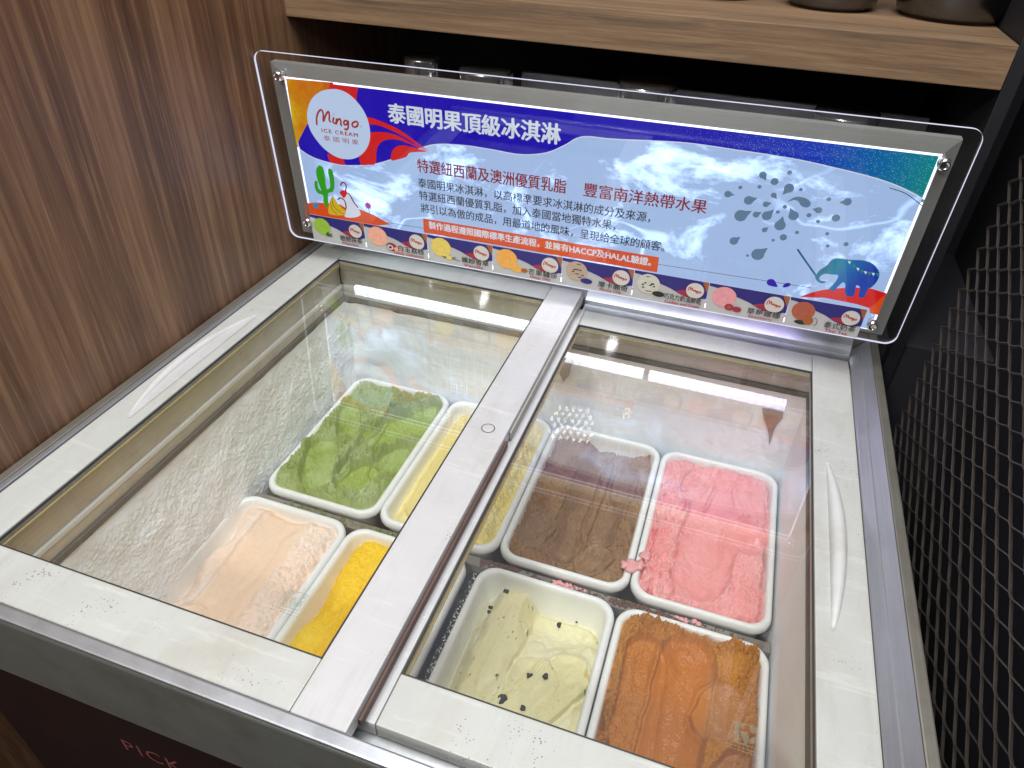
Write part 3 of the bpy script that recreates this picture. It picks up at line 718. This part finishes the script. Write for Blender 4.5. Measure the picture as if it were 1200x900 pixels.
crumbs('brown_crumbs', 'brown crumbs spilled between the two rows of tubs', M['crumbs'], [(.35, .40, 90, .0032), (.52, .61, 150, .0030), (.40, .52, 60, .0022), (.61, .68, 30, .0024)], 1)
crumbs('pink_crumbs', 'pink crumbs spilled between the two rows of tubs', M['pink'], [(.445, .49, 60, .0030), (.60, .63, 10, .0045)], 2)
crumbs('green_crumbs', 'green crumbs spilled in front of the matcha tub', M['gcrumb'], [(.05, .20, 90, .0024), (.20, .25, 20, .003)], 3)
rr = random.Random(5); bm = bmesh.new()
for _ in range(420):
    q = bmesh.ops.create_icosphere(bm, subdivisions=1, radius=rr.uniform(.0004, .0012))['verts']; c = Vector((rr.uniform(.3428, .3526), rr.uniform(.014, .293), -.2418))
    for v in q: v.co += c
o = from_bm('frost_grains', bm, M['frost'], None, True); tag(o, 'white frost grains in the dark gap beside the yellow tub', 'frost'); o['kind'] = 'stuff'

# ================================================================== the lit sign
SB0 = np.array([-.0657, .585, .0333]); SU = np.array([.99997016, .00202838, .0074539]); SV = np.array([-.00734486, -.04929903, .99875706])
SN = np.cross(SU, SV); SWD, SHT = .8467, .2624
sg = thing('lit_sign', 'long backlit ice cream sign behind a clear board on the freezer back', 'sign')
sg.matrix_world = Matrix([[SU[i], -SN[i], SV[i], SB0[i]] for i in range(3)]+[[0, 0, 0, 1]])
PR = .005       # the print lies this far behind the board
def S(px, py, off=-PR):
    P = onplane(px, py, SB0+SN*off, SN)-SB0; return float(P@SU), float(P@SV)
def zoomed(x0, y0, s, pts, off=-PR): return [S(x0+a/s, y0+b/s, off) for a, b in pts]
def flat(name, pts, mat, layer, parent=None, base=PR):
    "flat printed shape from a 2-D outline (sign coordinates)"
    bm = bmesh.new(); vs = [bm.verts.new((a, base-layer*.00012, b)) for a, b in pts]; f = bm.faces.new(vs)
    f.normal_update()
    if f.normal.y > 0: f.normal_flip()
    bmesh.ops.triangulate(bm, faces=[f]); return from_bm(name, bm, mat, parent or sg)
def smooth(pts, n=8, closed=False):
    P = [np.array(p) for p in pts]; m = len(P); out = []
    for i in range(m if closed else m-1):
        g = lambda k: P[k % m] if closed else P[min(max(k, 0), m-1)]
        a, b, c, d = g(i-1), g(i), g(i+1), g(i+2)
        for k in range(n):
            t = k/n; out.append(tuple(.5*((2*b)+(c-a)*t+(2*a-5*b+4*c-d)*t*t+(3*b-a-3*c+d)*t**3)))
    if not closed: out.append(tuple(P[-1]))
    return out
def ribbon(name, lines, wd, mat, layer, parent=None, base=PR):
    V, F = [], []
    for L in lines:
        L = [np.array(p) for p in L]; s = len(V)
        for i, p in enumerate(L):
            t = L[min(i+1, len(L)-1)]-L[max(i-1, 0)]; t = t/(np.linalg.norm(t)+1e-12); nn = np.array([-t[1], t[0]])*wd/2
            for q in (p+nn, p-nn): V.append((q[0], base-layer*.00012, q[1]))
        F += [[s+2*i, s+2*i+1, s+2*i+3, s+2*i+2] for i in range(len(L)-1)]
    return obj(name, V, F, mat, parent or sg)
def ell(c, a, b, n=40, rot=0): return [(c[0]+a*math.cos(t)*math.cos(rot)-b*math.sin(t)*math.sin(rot), c[1]+a*math.cos(t)*math.sin(rot)+b*math.sin(t)*math.cos(rot)) for t in [2*math.pi*k/n for k in range(n)]]
def sign_text(body, u0, u1, v0, v1, mat, layer, weight=0, parent=None, base=PR, spacing=1.0, name='lettering'):
    me, c = fit_text(name, body, u0, u1, v0, v1, mat, weight, 0, spacing)
    me.vertices.foreach_set('co', np.stack([c[:, 0], base-layer*.00012-c[:, 2], c[:, 1]], 1).astype(np.float32).ravel())
    o = bpy.data.objects.new(name, me); COL.objects.link(o); o.parent = parent or sg; return o

# light box frame, four mitred rails with a sloping face
UO0, UO1, VO0, VO1 = .0155, .8320, .0050, .2475; UI0, UI1, VI0, VI1 = .0345, .8185, .0110, .2320
def frame_rail(a0, a1, b1, b0, mat):
    "outer edge a0-a1, inner edge b0-b1 in sign coordinates"
    yo, yi, yb = .0075, .0035, .017
    V = [(a0[0], yo, a0[1]), (a1[0], yo, a1[1]), (b1[0], yi, b1[1]), (b0[0], yi, b0[1]), (a0[0], yb, a0[1]), (a1[0], yb, a1[1]), (b1[0], yb, b1[1]), (b0[0], yb, b0[1])]
    return obj('frame_rail', V, [[0, 1, 2, 3], [7, 6, 5, 4], [0, 4, 5, 1], [1, 5, 6, 2], [2, 6, 7, 3], [3, 7, 4, 0]], mat, sg)
g = .0002
frame_rail((UO0+g, VO1), (UO1-g, VO1), (UI1-g, VI1), (UI0+g, VI1), M['alu']); frame_rail((UO1-g, VO0), (UO0+g, VO0), (UI0+g, VI0), (UI1-g, VI0), M['alu'])
frame_rail((UO0, VO0+g), (UO0, VO1-g), (UI0, VI1-g), (UI0, VI0+g), M['aluv']); frame_rail((UO1, VO1-g), (UO1, VO0+g), (UI1, VI0+g), (UI1, VI1-g), M['aluv'])
obj('back_plate', [(a, b, c) for b in (.0172, .0185) for a, c in ((UO0, VO0), (UO1, VO0), (UO1, VO1), (UO0, VO1))], [[0, 3, 2, 1], [4, 5, 6, 7], [0, 1, 5, 4], [1, 2, 6, 5], [2, 3, 7, 6], [3, 0, 4, 7]], M['alu'], sg)
for u_ in (.12, .70):
    V = [(u_+a*.03, b, c) for a in (0, 1) for b, c in ((.0187, .20), (.040, .20), (.0815, -.0335), (.0675, -.0335), (.0187, .03))]
    obj('support_leg', V, [[0, 1, 2, 3, 4], [9, 8, 7, 6, 5]]+[[i, i+5, (i+1) % 5+5, (i+1) % 5] for i in range(5)], M['black'], sg)
# glowing rim of the light panel, then the printed film
M['glow'] = emit('panel_rim_light', 'e4e8ff', 2.4)
M['film'] = emit('backlit_white_film', 'a6c2ee', 1.15, cloud=1.6)
flat('light_panel', [(UI0, VI0), (UI1, VI0), (UI1, VI1), (UI0, VI1)], M['glow'], -1)
FU0, FU1, FV0, FV1 = .0372, .8158, .0120, .2290
flat('printed_film', [(FU0, FV0), (FU1, FV0), (FU1, FV1), (FU0, FV1)], M['film'], 0)
M['blue'] = emit('print_blue', '1e08c6', .85, cloud=.06); M['redp'] = emit('print_red', 'ee1c1e', .85, cloud=.05); M['orange'] = emit('print_orange', 'f2561a', .85, cloud=.1)
M['white'] = emit('print_white', 'e6f0ff', .95); M['crimson'] = emit('print_crimson', 'b01838', .6); M['ink'] = emit('print_ink', '2c3450', .35)
M['green'] = emit('print_green', '2fc41a', .7); M['yellow'] = emit('print_yellow', 'f4d020', .8); M['cyan'] = emit('print_cyan', '2aa8dc', .7); M['magenta'] = emit('print_magenta', 'd61ec0', .7)
M['drop'] = emit('print_drop_grey', '6f93b8', .75); M['lilac'] = emit('print_lilac', 'cfc8e8', .9); M['logored'] = emit('print_logo_red', 'c8402c', .7)
def gold():
    s = NT('print_gold'); v = s.coord((1, 1, 1)); f = s.noise(v, 26, 6, .7)
    gx = s.n('SeparateXYZ', None, Vector=v).outputs; k = s.math('ADD', s.math('MULTIPLY', f, .9), s.math('MULTIPLY', gx[0], 5.2))
    c = s.ramp(k, (.50, lin('f6d21c')), (.72, lin('eb9a10')), (.98, lin('e8560e')), (1.0, lin('ea2c18')))
    return s.done(s.n('Emission', None, Color=c, Strength=.8).outputs[0])
M['goldp'] = gold()
def glitter():
    s = NT('print_glitter'); v = s.coord((1, 1, 1)); x = s.n('SeparateXYZ', None, Vector=v).outputs[0]
    c = s.ramp(s.n('MapRange', None, Value=x, i1=.47, i2=.82).outputs[0], (.36, lin('1e08c6')), (.66, lin('1440d0')), (.86, lin('0a78b8')), (1, lin('0a9a96')))
    vo = s.n('TexVoronoi', None, Vector=v, Scale=640.0); sp = s.math('MULTIPLY', s.math('LESS_THAN', vo.outputs[0], .26), s.math('GREATER_THAN', s.n('SeparateColor', None, Color=vo.outputs[1]).outputs[0], .45))
    msk = s.n('MapRange', None, Value=x, i1=.50, i2=.66).outputs[0]
    c = s.mix(s.math('MULTIPLY', sp, s.math('MULTIPLY', msk, .75)), c, lin('9fe0e6'))
    return s.done(s.n('Emission', None, Color=c, Strength=.85).outputs[0])
M['glit'] = glitter()
# blue header with its wavy lower edge
low = smooth([S(*p) for p in [(334, 160), (362, 182), (392, 192), (412, 194), (440, 192), (470, 183), (505, 170), (540, 170), (575, 175), (610, 181), (640, 179), (662, 170), (676, 162), (690, 160), (720, 163), (800, 167), (865, 176), (900, 181)]], 6)
low = [(max(a, FU0), b) for a, b in low]; hx = low[-1][0]
flat('blue_header', low+[(hx, FV1), (FU0, FV1)], M['glit'], 1)
low2 = smooth([low[-1]]+[S(*p) for p in [(940, 188), (980, 197), (1020, 207), (1050, 217), (1075, 229), (1088, 238)]], 6); low2[-1] = (FU1, low2[-1][1])
flat('glitter_header', low2+[(FU1, FV1), (hx, FV1)], M['glit'], 1)
ribbon('header_outline', [low+low2[1:]], .0012, M['white'], 2); ribbon('thin_line', [smooth([S(*p) for p in [(1042, 220), (1062, 227), (1083, 243)]], 6)], .0008, M['ink'], 3)
# gold and red corner, red flames
flat('gold_corner', [(FU0, FV1)]+zoomed(320, 80, 6, [(425, 100), (400, 260), (240, 395)])+zoomed(320, 80, 6, [(185, 500), (165, 558)])+[(FU0, S(342, 171)[1])], M['goldp'], 3)
flat('red_corner', [(zoomed(320, 80, 6, [(400, 100)])[0][0], FV1-.0002), (zoomed(320, 80, 6, [(600, 128)])[0][0], FV1-.0002)]+zoomed(320, 80, 6, [(590, 180), (588, 235), (480, 260), (380, 260)]), M['redp'], 4)
Z = lambda *p: zoomed(320, 80, 6, p)
flat('flame', smooth(Z((640, 345), (700, 350), (780, 380), (870, 420), (960, 480), (1040, 540), (1092, 582), (1010, 535), (920, 480), (830, 435), (740, 400), (660, 388)), 4, True), M['redp'], 5)
flat('flame', smooth(Z((610, 470), (690, 450), (780, 448), (870, 470), (960, 515), (1080, 582), (960, 530), (880, 502), (810, 500), (755, 525), (728, 580), (722, 668), (670, 678), (622, 675), (606, 610)), 4, True), M['redp'], 5)
flat('flame', smooth(Z((832, 645), (836, 590), (860, 555), (905, 540), (960, 548), (1020, 565), (1080, 585), (1010, 588), (960, 595), (938, 622), (880, 640)), 4, True), M['redp'], 5)
flat('flame', smooth(Z((384, 600), (420, 610), (490, 632), (505, 668), (520, 678), (455, 672), (402, 655)), 4, True), M['redp'], 5)
ld = flat('logo_disc', smooth(Z((400, 146), (470, 150), (540, 185), (610, 255), (660, 340), (684, 440), (675, 530), (630, 600), (560, 636), (470, 630), (380, 580), (305, 500), (255, 410), (242, 310), (270, 220), (330, 165)), 5, True), M['lilac'] if False else emit('logo_disc_white', 'bcd0ee', 1.15), 7)
def logo_strokes(tf, wd, mat, layer, parent, base):
    L = [[(312, 398), (309, 350), (322, 306), (342, 291), (355, 315), (357, 372), (372, 330), (392, 303), (399, 330), (398, 362), (410, 378)], [(430, 343), (424, 374), (438, 388)], [(428, 322), (431, 325)],
         [(450, 350), (445, 392), (458, 362), (474, 356), (480, 376), (479, 394), (490, 402)], [(530, 372), (512, 366), (500, 380), (507, 396), (522, 390), (531, 370), (532, 400), (528, 422), (514, 430), (505, 420)],
         [(578, 374), (562, 384), (560, 402), (576, 412), (594, 404), (600, 386), (590, 374), (578, 374)], [(620, 406), (624, 409)]]
    return ribbon('logo_lettering', [smooth([tf(p) for p in l], 5) for l in L], wd, mat, layer, parent, base)
logo_strokes(lambda p: zoomed(320, 80, 6, [p])[0], .0026, M['logored'], 9, ld, PR)
a, b = Z((345, 437), (598, 466)); m_ = (a[1]+b[1])/2; sign_text('ICE CREAM', a[0], b[0], m_-.0025, m_+.0025, M['logored'], 9, .05, ld, spacing=1.25)
a, b = Z((358, 488), (604, 520)); m_ = (a[1]+b[1])/2; sign_text('泰 國 明 果', a[0], b[0], m_-.0036, m_+.0036, M['logored'], 9, 0, ld)
# writing
sign_text('泰國明果頂級冰淇淋', .1822, .4106, .1895, .2145, M['white'], 9, .035)
sign_text('特選紐西蘭及澳洲優質乳脂', .2175, .4215, .1285, .1470, M['crimson'], 9, .018); sign_text('豐富南洋熱帶水果', .4445, .5955, .1290, .1470, M['crimson'], 9, .018)
sign_text('泰國明果冰淇淋，以高標準要求冰淇淋的成分及來源，', .2165, .5310, .1068, .1205, M['ink'], 9, .012)
sign_text('特選紐西蘭優質乳脂，加入泰國當地獨特水果，', .2170, .4890, .0890, .1028, M['ink'], 9, .012)
sign_text('將引以為傲的成品，用最道地的風味，呈現給全球的顧客。', .2180, .5540, .0705, .0843, M['ink'], 9, .012)
flat('orange_banner', [(.2190, .0400), (.5495, .0400), (.5490, .0620), (.2196, .0616)], M['orange'], 6)
sign_text('製作過程遵照國際標準生產流程，並擁有HACCP及HALAL驗證。', .2280, .5400, .0475, .0590, M['white'], 9, .03)
# desert corner: hill, cactus, sundae, banana, two small flowers
Z2 = lambda *p: zoomed(340, 180, 6.667, p)
flat('orange_hill', Z2((115, 388), (190, 382), (300, 385), (420, 400), (540, 432), (660, 480), (785, 553), (700, 560), (400, 560), (160, 520), (125, 475)), M['orange'], 5)
ct = flat('cactus', smooth(Z2((225, 92), (205, 130), (215, 200), (245, 285), (222, 265), (215, 215), (195, 215), (195, 260), (215, 305), (260, 325), (262, 370), (290, 425), (300, 395), (300, 310), (335, 298), (350, 240), (335, 140), (312, 115), (298, 130), (310, 200), (315, 255), (300, 275), (285, 265), (275, 180), (262, 115), (245, 95)), 3, True), M['green'], 7)
flat('banana', smooth(Z2((335, 330), (318, 360), (304, 410), (305, 465), (360, 480), (435, 475), (432, 445), (385, 400), (350, 350)), 4, True), M['yellow'], 8)
ribbon('banana_line', [smooth(Z2((330, 345), (345, 410), (400, 460), (435, 468)), 5), smooth(Z2((318, 370), (330, 430), (370, 475)), 5)], .0009, M['crimson'], 9)
flat('sundae', smooth(Z2((455, 310), (420, 330), (385, 360), (395, 395), (440, 430), (430, 490), (500, 497), (550, 480), (545, 445), (525, 410), (505, 370), (480, 335)), 4, True), M['white'], 8)
ribbon('sauce', [smooth(Z2((375, 360), (390, 345), (410, 350), (430, 370), (440, 410), (438, 430)), 5), smooth(Z2((450, 305), (470, 320), (490, 360), (510, 390), (535, 420)), 5), smooth(Z2((398, 250), (405, 228), (425, 224), (440, 245), (438, 280), (430, 310)), 6)], .0020, M['crimson'], 9)
flat('cherry', smooth(Z2((390, 300), (410, 285), (440, 290), (448, 310), (425, 345), (405, 325)), 5, True), M['redp'], 10)
def flower(c, r, mat, stem):
    pts = []
    for k in range(20):
        a = 2*math.pi*k/20; q = r*(1 if k % 2 else .62); pts.append((c[0]+q*math.cos(a), c[1]+q*math.sin(a)))
    f = flat('small_flower', pts, mat, 9); ribbon('stem', [[(c[0], c[1]-r*.5), (c[0]+.0008, c[1]-r*.5-stem)]], .0008, M['ink'], 8, f)
flower(Z2((203, 403))[0], .0056, M['cyan'], .004); flower(Z2((612, 405))[0], .0062, M['magenta'], .009)
# grey drops
def drop(cx, cy, r, ang=None, ln=1.9):
    c = zoomed(840, 190, 7.5, [(cx, cy)])[0]; r = r/7.5*.00118
    if ang is None: flat('drop', ell(c, r, r, 16), M['drop'], 3); return
    a = math.radians(ang); pts = [(c[0]+r*math.cos(a+t), c[1]+r*math.sin(a+t)) for t in [math.radians(35+k*(290/14)) for k in range(15)]]+[(c[0]+r*ln*math.cos(a), c[1]+r*ln*math.sin(a))]
    flat('drop', pts, M['drop'], 3)
for d_ in [(405, 112, 26, -50), (508, 170, 27), (640, 90, 16), (207, 222, 14), (375, 216, 14), (98, 280, 26, 0), (738, 240, 12), (500, 290, 20, -40), (635, 228, 34, 240), (280, 335, 34, 25), (432, 370, 22, 25), (598, 392, 15), (536, 437, 14), (985, 325, 15), (1148, 348, 28, 195), (895, 422, 24, 175),
           (345, 460, 24, 35), (440, 470, 36, 55), (675, 470, 36, 125), (810, 465, 17), (890, 520, 14), (1047, 490, 28), (556, 555, 40, 88), (420, 595, 20, 50), (585, 660, 26), (705, 617, 14), (495, 685, 12), (150, 692, 32, 45), (360, 810, 48, 48), (270, 820, 11), (1135, 720, 17), (970, 628, 14), (975, 735, 13), (210, 470, 46, 35)]: drop(*d_)
flat('drop', smooth(zoomed(840, 190, 7.5, [(620, 348), (690, 305), (770, 312), (820, 345), (822, 380), (790, 398), (745, 385), (715, 345), (680, 332)]), 4, True), M['drop'], 3)
# elephant with its brush, on the red mound
Z3 = lambda *p: zoomed(820, 270, 5.4545, p)
flat('red_mound', smooth(Z3((640, 425), (720, 395), (800, 378), (900, 368), (1000, 365), (1100, 372)), 4)+Z3((1193, 400), (1180, 470), (1165, 520), (1000, 470), (800, 430)), M['redp'], 3)
flat('orange_side', Z3((1190, 405), (1180, 470), (1160, 545), (1085, 525), (1085, 490), (1120, 470), (1150, 440)), M['orange'], 4)
def elem():
    s = NT('print_elephant'); v = s.coord((1, 1, 1)); x = s.n('SeparateXYZ', None, Vector=v).outputs; k = s.math('ADD', s.math('MULTIPLY', s.noise(v, 60, 5, .7), .03), s.math('ADD', x[0], s.math('MULTIPLY', x[2], -.35)))
    c = s.ramp(s.n('MapRange', None, Value=k, i1=.715, i2=.775).outputs[0], (0, lin('0a6a9a')), (.45, lin('12a0c4')), (.62, lin('0c7fd0')), (1, lin('1450c8')))
    return s.done(s.n('Emission', None, Color=c, Strength=.75).outputs[0])
M['eleph'] = elem()
el = flat('elephant', smooth(Z3((738, 295), (770, 250), (810, 225), (840, 190), (880, 176), (960, 186), (1050, 190), (1110, 215), (1148, 268), (1135, 320), (1100, 360), (1075, 375), (1050, 425), (1015, 420), (1025, 365), (1000, 350), (985, 415), (930, 410), (930, 345), (915, 330), (880, 360), (858, 385), (828, 372), (865, 330), (885, 285), (840, 280), (800, 275), (768, 295), (770, 318), (800, 322), (810, 325), (785, 336), (755, 325)), 3, True), M['eleph'], 7)
ribbon('brush', [Z3((625, 118), (660, 170), (745, 290))], .0022, M['eleph'], 8, el)
for i, (a, b) in enumerate([(955, 200), (985, 225), (1010, 243), (1035, 258), (1058, 265), (1082, 270), (1108, 275), (1135, 278)]):
    q = Z3((a-10, b-8), (a+12, b-4), (a+2, b+14)); flat('bunting', q, M['green'] if i % 2 else M['white'], 9, el)
flat('blue_splash', smooth(Z3((428, 330), (440, 312), (470, 312), (488, 335), (495, 360), (440, 350)), 4, True), M['blue'], 4); flat('blue_splash', smooth(Z3((530, 362), (545, 338), (575, 335), (580, 350), (560, 360)), 4, True), M['blue'], 4)
ribbon('thin_line', [[S(430, 257), S(950, 337)]], .0006, M['ink'], 4)
# clear board with a rounded outline, its polished edge emits to imitate light carried from the panel
out = rrect(SWD/2, SHT/2, .013, 0, 6); out = [(x+SWD/2, y+SHT/2) for x, y, z in out]; n = len(out)
V = [(a, 0, b) for a, b in out]+[(a, -.004, b) for a, b in out]
bd = obj('clear_board', V, [list(range(n)), list(range(2*n-1, n-1, -1))], M['acrylic'], sg)
V = [(a, y, b) for y in (-.0001, -.0039) for a, b in out]
obj('board_edge', V, [[i, i+n, (i+1) % n+n, (i+1) % n] for i in range(n)], M['acredge'], bd)
for p in ((328, 88), (1106, 191), (1022, 379), (362, 259)):
    u_, v_ = S(*p, off=.004)
    b_ = lathe('cap_bolt', [(.0050, -.0015), (.0062, .0), (.0066, .004), (.0062, .0075), (.0040, .0095), (.0036, .0080), (.002, .0080)], M['chrome'], sg, 24, (u_, -.004, v_), 'y')
    lathe('standoff', [(.004, 0), (.004, .0075)], M['chrome'], b_, 16, (u_, .0036, v_), 'y')
# light bar under the box
def ledm():
    s = NT('led_bar'); x = s.n('SeparateXYZ', None, Vector=s.coord((1, 1, 1))).outputs[0]
    k = s.math('ABSOLUTE', s.math('SINE', s.math('MULTIPLY', x, math.pi/.0115)))
    gap = s.math('GREATER_THAN', s.math('ABSOLUTE', s.math('SUBTRACT', x, .558)), .004)
    st = s.math('MULTIPLY', s.math('MULTIPLY_ADD', k, 4), gap)
    for nd in s.t.nodes:
        if nd.type == 'MATH' and nd.operation == 'MULTIPLY_ADD': nd.inputs[2].default_value = 8
    c = s.ramp(s.n('MapRange', None, Value=x, i1=.1, i2=.76).outputs[0], (0, lin('e4f4ff')), (.7, lin('ecebff')), (1, lin('cdbcff')))
    return s.done(s.n('Emission', None, Color=c, Strength=st).outputs[0])
M['led'] = ledm()
obj('light_bar', [(a, b, c) for c in (-.0015, .0045) for a, b in ((.092, .0075), (.752, .0075), (.752, .0150), (.092, .0150))], [[0, 3, 2, 1], [4, 5, 6, 7], [0, 1, 5, 4], [1, 2, 6, 5], [2, 3, 7, 6], [3, 0, 4, 7]], M['led'], sg)

# ---------------------------------------------------------------- flavour cards stuck along the foot of the board
M['card'] = principled('card_grey', 'b2b3b3', .45, var=.06, vscale=60); M['cblue'] = principled('card_blue', '241e70', .4); M['cred'] = principled('card_red', '96203a', .4); M['corange'] = principled('card_orange', '9c5622', .4)
M['cwhite'] = principled('card_white', 'c6c3be', .4); M['cink'] = principled('card_ink', '1c1a1c', .5); M['ccrim'] = principled('card_crimson', 'a8203c', .5)
CARDS = [('Matcha', '戀戀抹茶', '8fb43a', .90), ('Litchi Chinensis', '白玉荔枝', 'e2a48c', 1), ('Vanilla', '繽紛香草', 'd8c060', .85), ('Mango Meat', '芒果騷莎', 'e0a24a', .9), ('Mocha Chip', '摩卡脆奇', 'b09a88', .9), ('Cookies and Cream', '巧克力奶油餅乾', 'c2c2b4', 1), ('Strawberry', '草莓娜娜', 'd8949a', .85), ('Thai Tea', '泰式奶茶', 'a4533a', .85)]
US = [.0405, .1290, .2280, .3255, .4245, .5215, .6175, .7155, .8035]; WHAT = ['green scoop', 'pale pink scoop and a red fruit', 'yellow scoop', 'orange scoop', 'speckled brown scoop', 'white scoop with black bits', 'pink scoop and a strawberry', 'brown scoop and a cup']
for i, (en, zh, colr, _) in enumerate(CARDS):
    u0, u1 = US[i]+.0003, US[i+1]-.0003; v0, v1 = .0020, .0432; w_, h_ = u1-u0, v1-v0
    P0 = SB0+SU*u0+SV*v0+SN*.0043
    cdt = thing('flavour_card', 'small card with %s reading %s' % (WHAT[i], en), 'card', tuple(P0), 'flavour cards along the foot of the sign')
    cdt.matrix_world = Matrix([[SU[k], -SN[k], SV[k], P0[k]] for k in range(3)]+[[0, 0, 0, 1]])
    F2 = lambda name, pts, mat, layer, par=cdt: flat(name, [(a*w_, b*h_) for a, b in pts], mat, layer, par, 0.0)
    V = [(a*w_, y, b*h_) for y in (.0, -.0004) for a, b in ((0, 0), (1, 0), (1, 1), (0, 1))]
    obj('card_sheet', V, [[0, 3, 2, 1][::-1], [4, 5, 6, 7], [0, 1, 5, 4], [1, 2, 6, 5], [2, 3, 7, 6], [3, 0, 4, 7]], M['card'], cdt)
    F2('blue_wave', smooth([(0, .90), (.12, .86), (.24, .74), (.38, .66), (.52, .56), (.64, .43), (.76, .36), (.88, .36), (.998, .42)], 4)+[(.998, .998), (0, .998)], M['cblue'], 5)
    F2('flame', smooth([(.58, .50), (.66, .58), (.76, .60), (.80, .44), (.74, .36), (.66, .44)], 3, True), M['cred'], 6); F2('orange_corner', [(.91, .998), (.998, .998), (.998, .60), (.955, .80)], M['corange'], 6)
    F2('disc_ring', ell((.832, .625), .121, .121*w_/h_, 28), M['cred'], 7); dk = F2('logo_disc', ell((.835, .64), .118, .118*w_/h_, 28), M['cwhite'], 8)
    logo_strokes(lambda p: ((.745+(p[0]-309)/315*.18)*w_, (.66-(p[1]-360)/315*.18*w_/h_)*h_), .0011, M['logored2'] if 'logored2' in M else M.setdefault('logored2', principled('card_logo_red', 'b0402c', .5)), 10, dk, 0.0)
    m_ = M.setdefault('scoop'+str(i), principled('card_scoop_'+en.split()[0].lower(), colr, .5, var=.28, vscale=260)); r = .155
    sc_ = F2('scoop_picture', ell((.21, .60), r, r*w_/h_*.98, 28), m_, 9)
    if i == 1: F2('fruit', ell((.42, .28), .085, .16, 20), M['cred'], 10); F2('fruit_core', ell((.40, .26), .05, .10, 18), M['cwhite'], 11); F2('fruit_stone', ell((.40, .26), .025, .05, 14), M['cink'], 12); F2('fruit_slice', ell((.53, .22), .075, .09, 18), m_, 11)
    elif i == 6: F2('fruit', ell((.30, .28), .06, .12, 18), M['cred'], 10); F2('fruit', ell((.40, .25), .06, .10, 18), M['cred'], 11); F2('fruit_core', ell((.30, .28), .025, .06, 14), M['corange'], 11)
    elif i == 7: F2('cup', ell((.31, .30), .07, .15, 18), M['corange'], 10); F2('cup_shadow', ell((.22, .20), .09, .07, 18), M['cink'], 9); ribbon('cup_handle', [smooth([((.38+.05*math.cos(t))*w_, (.30+.13*math.sin(t))*h_) for t in [k*.5-1.4 for k in range(7)]], 3)], .0007, M['cink'], 11, cdt, 0.0)
    elif i in (4, 5):
        rr = random.Random(i)
        for k in range(10): a = rr.uniform(0, 6.3); q = rr.uniform(.02, .12); F2('bit', ell((.21+q*math.cos(a), .60+q*math.sin(a)*w_/h_), .016, .03, 8, a), M['cink'], 10)
        F2('cookie', ell((.36, .30), .085, .10, 18), M['cblue'] if i == 4 else M['cink'], 11)
    elif i == 0: F2('leaf', [(.27, .36), (.31, .44), (.33, .34), (.38, .40), (.36, .30), (.40, .26), (.30, .24), (.25, .28)], M.setdefault('leafg', principled('card_leaf', '3c5a24', .5)), 10)
    elif i == 2: ribbon('pods', [[(.22*w_, .28*h_), (.50*w_, .20*h_)], [(.25*w_, .22*h_), (.44*w_, .30*h_)]], .0010, M['cink'], 10, cdt, 0.0); F2('blossom', ell((.33, .26), .05, .09, 10), m_, 11)
    else: F2('fruit_slice', ell((.36, .30), .09, .13, 14), m_, 10); F2('fruit_slice', ell((.47, .28), .05, .08, 12), M['corange'], 11)
    nz = len(zh); x0 = .95-.105*nz if nz < 6 else .44
    sign_text(zh, x0*w_, .945*w_, .185*h_, .40*h_, M['cink'], 14, .012, cdt, 0.0)
    sign_text(en, (.56 if len(en) < 12 else .46)*w_, (.86 if len(en) < 12 else .93)*w_, .045*h_, .15*h_, M['ccrim'], 14, .03, cdt, 0.0)
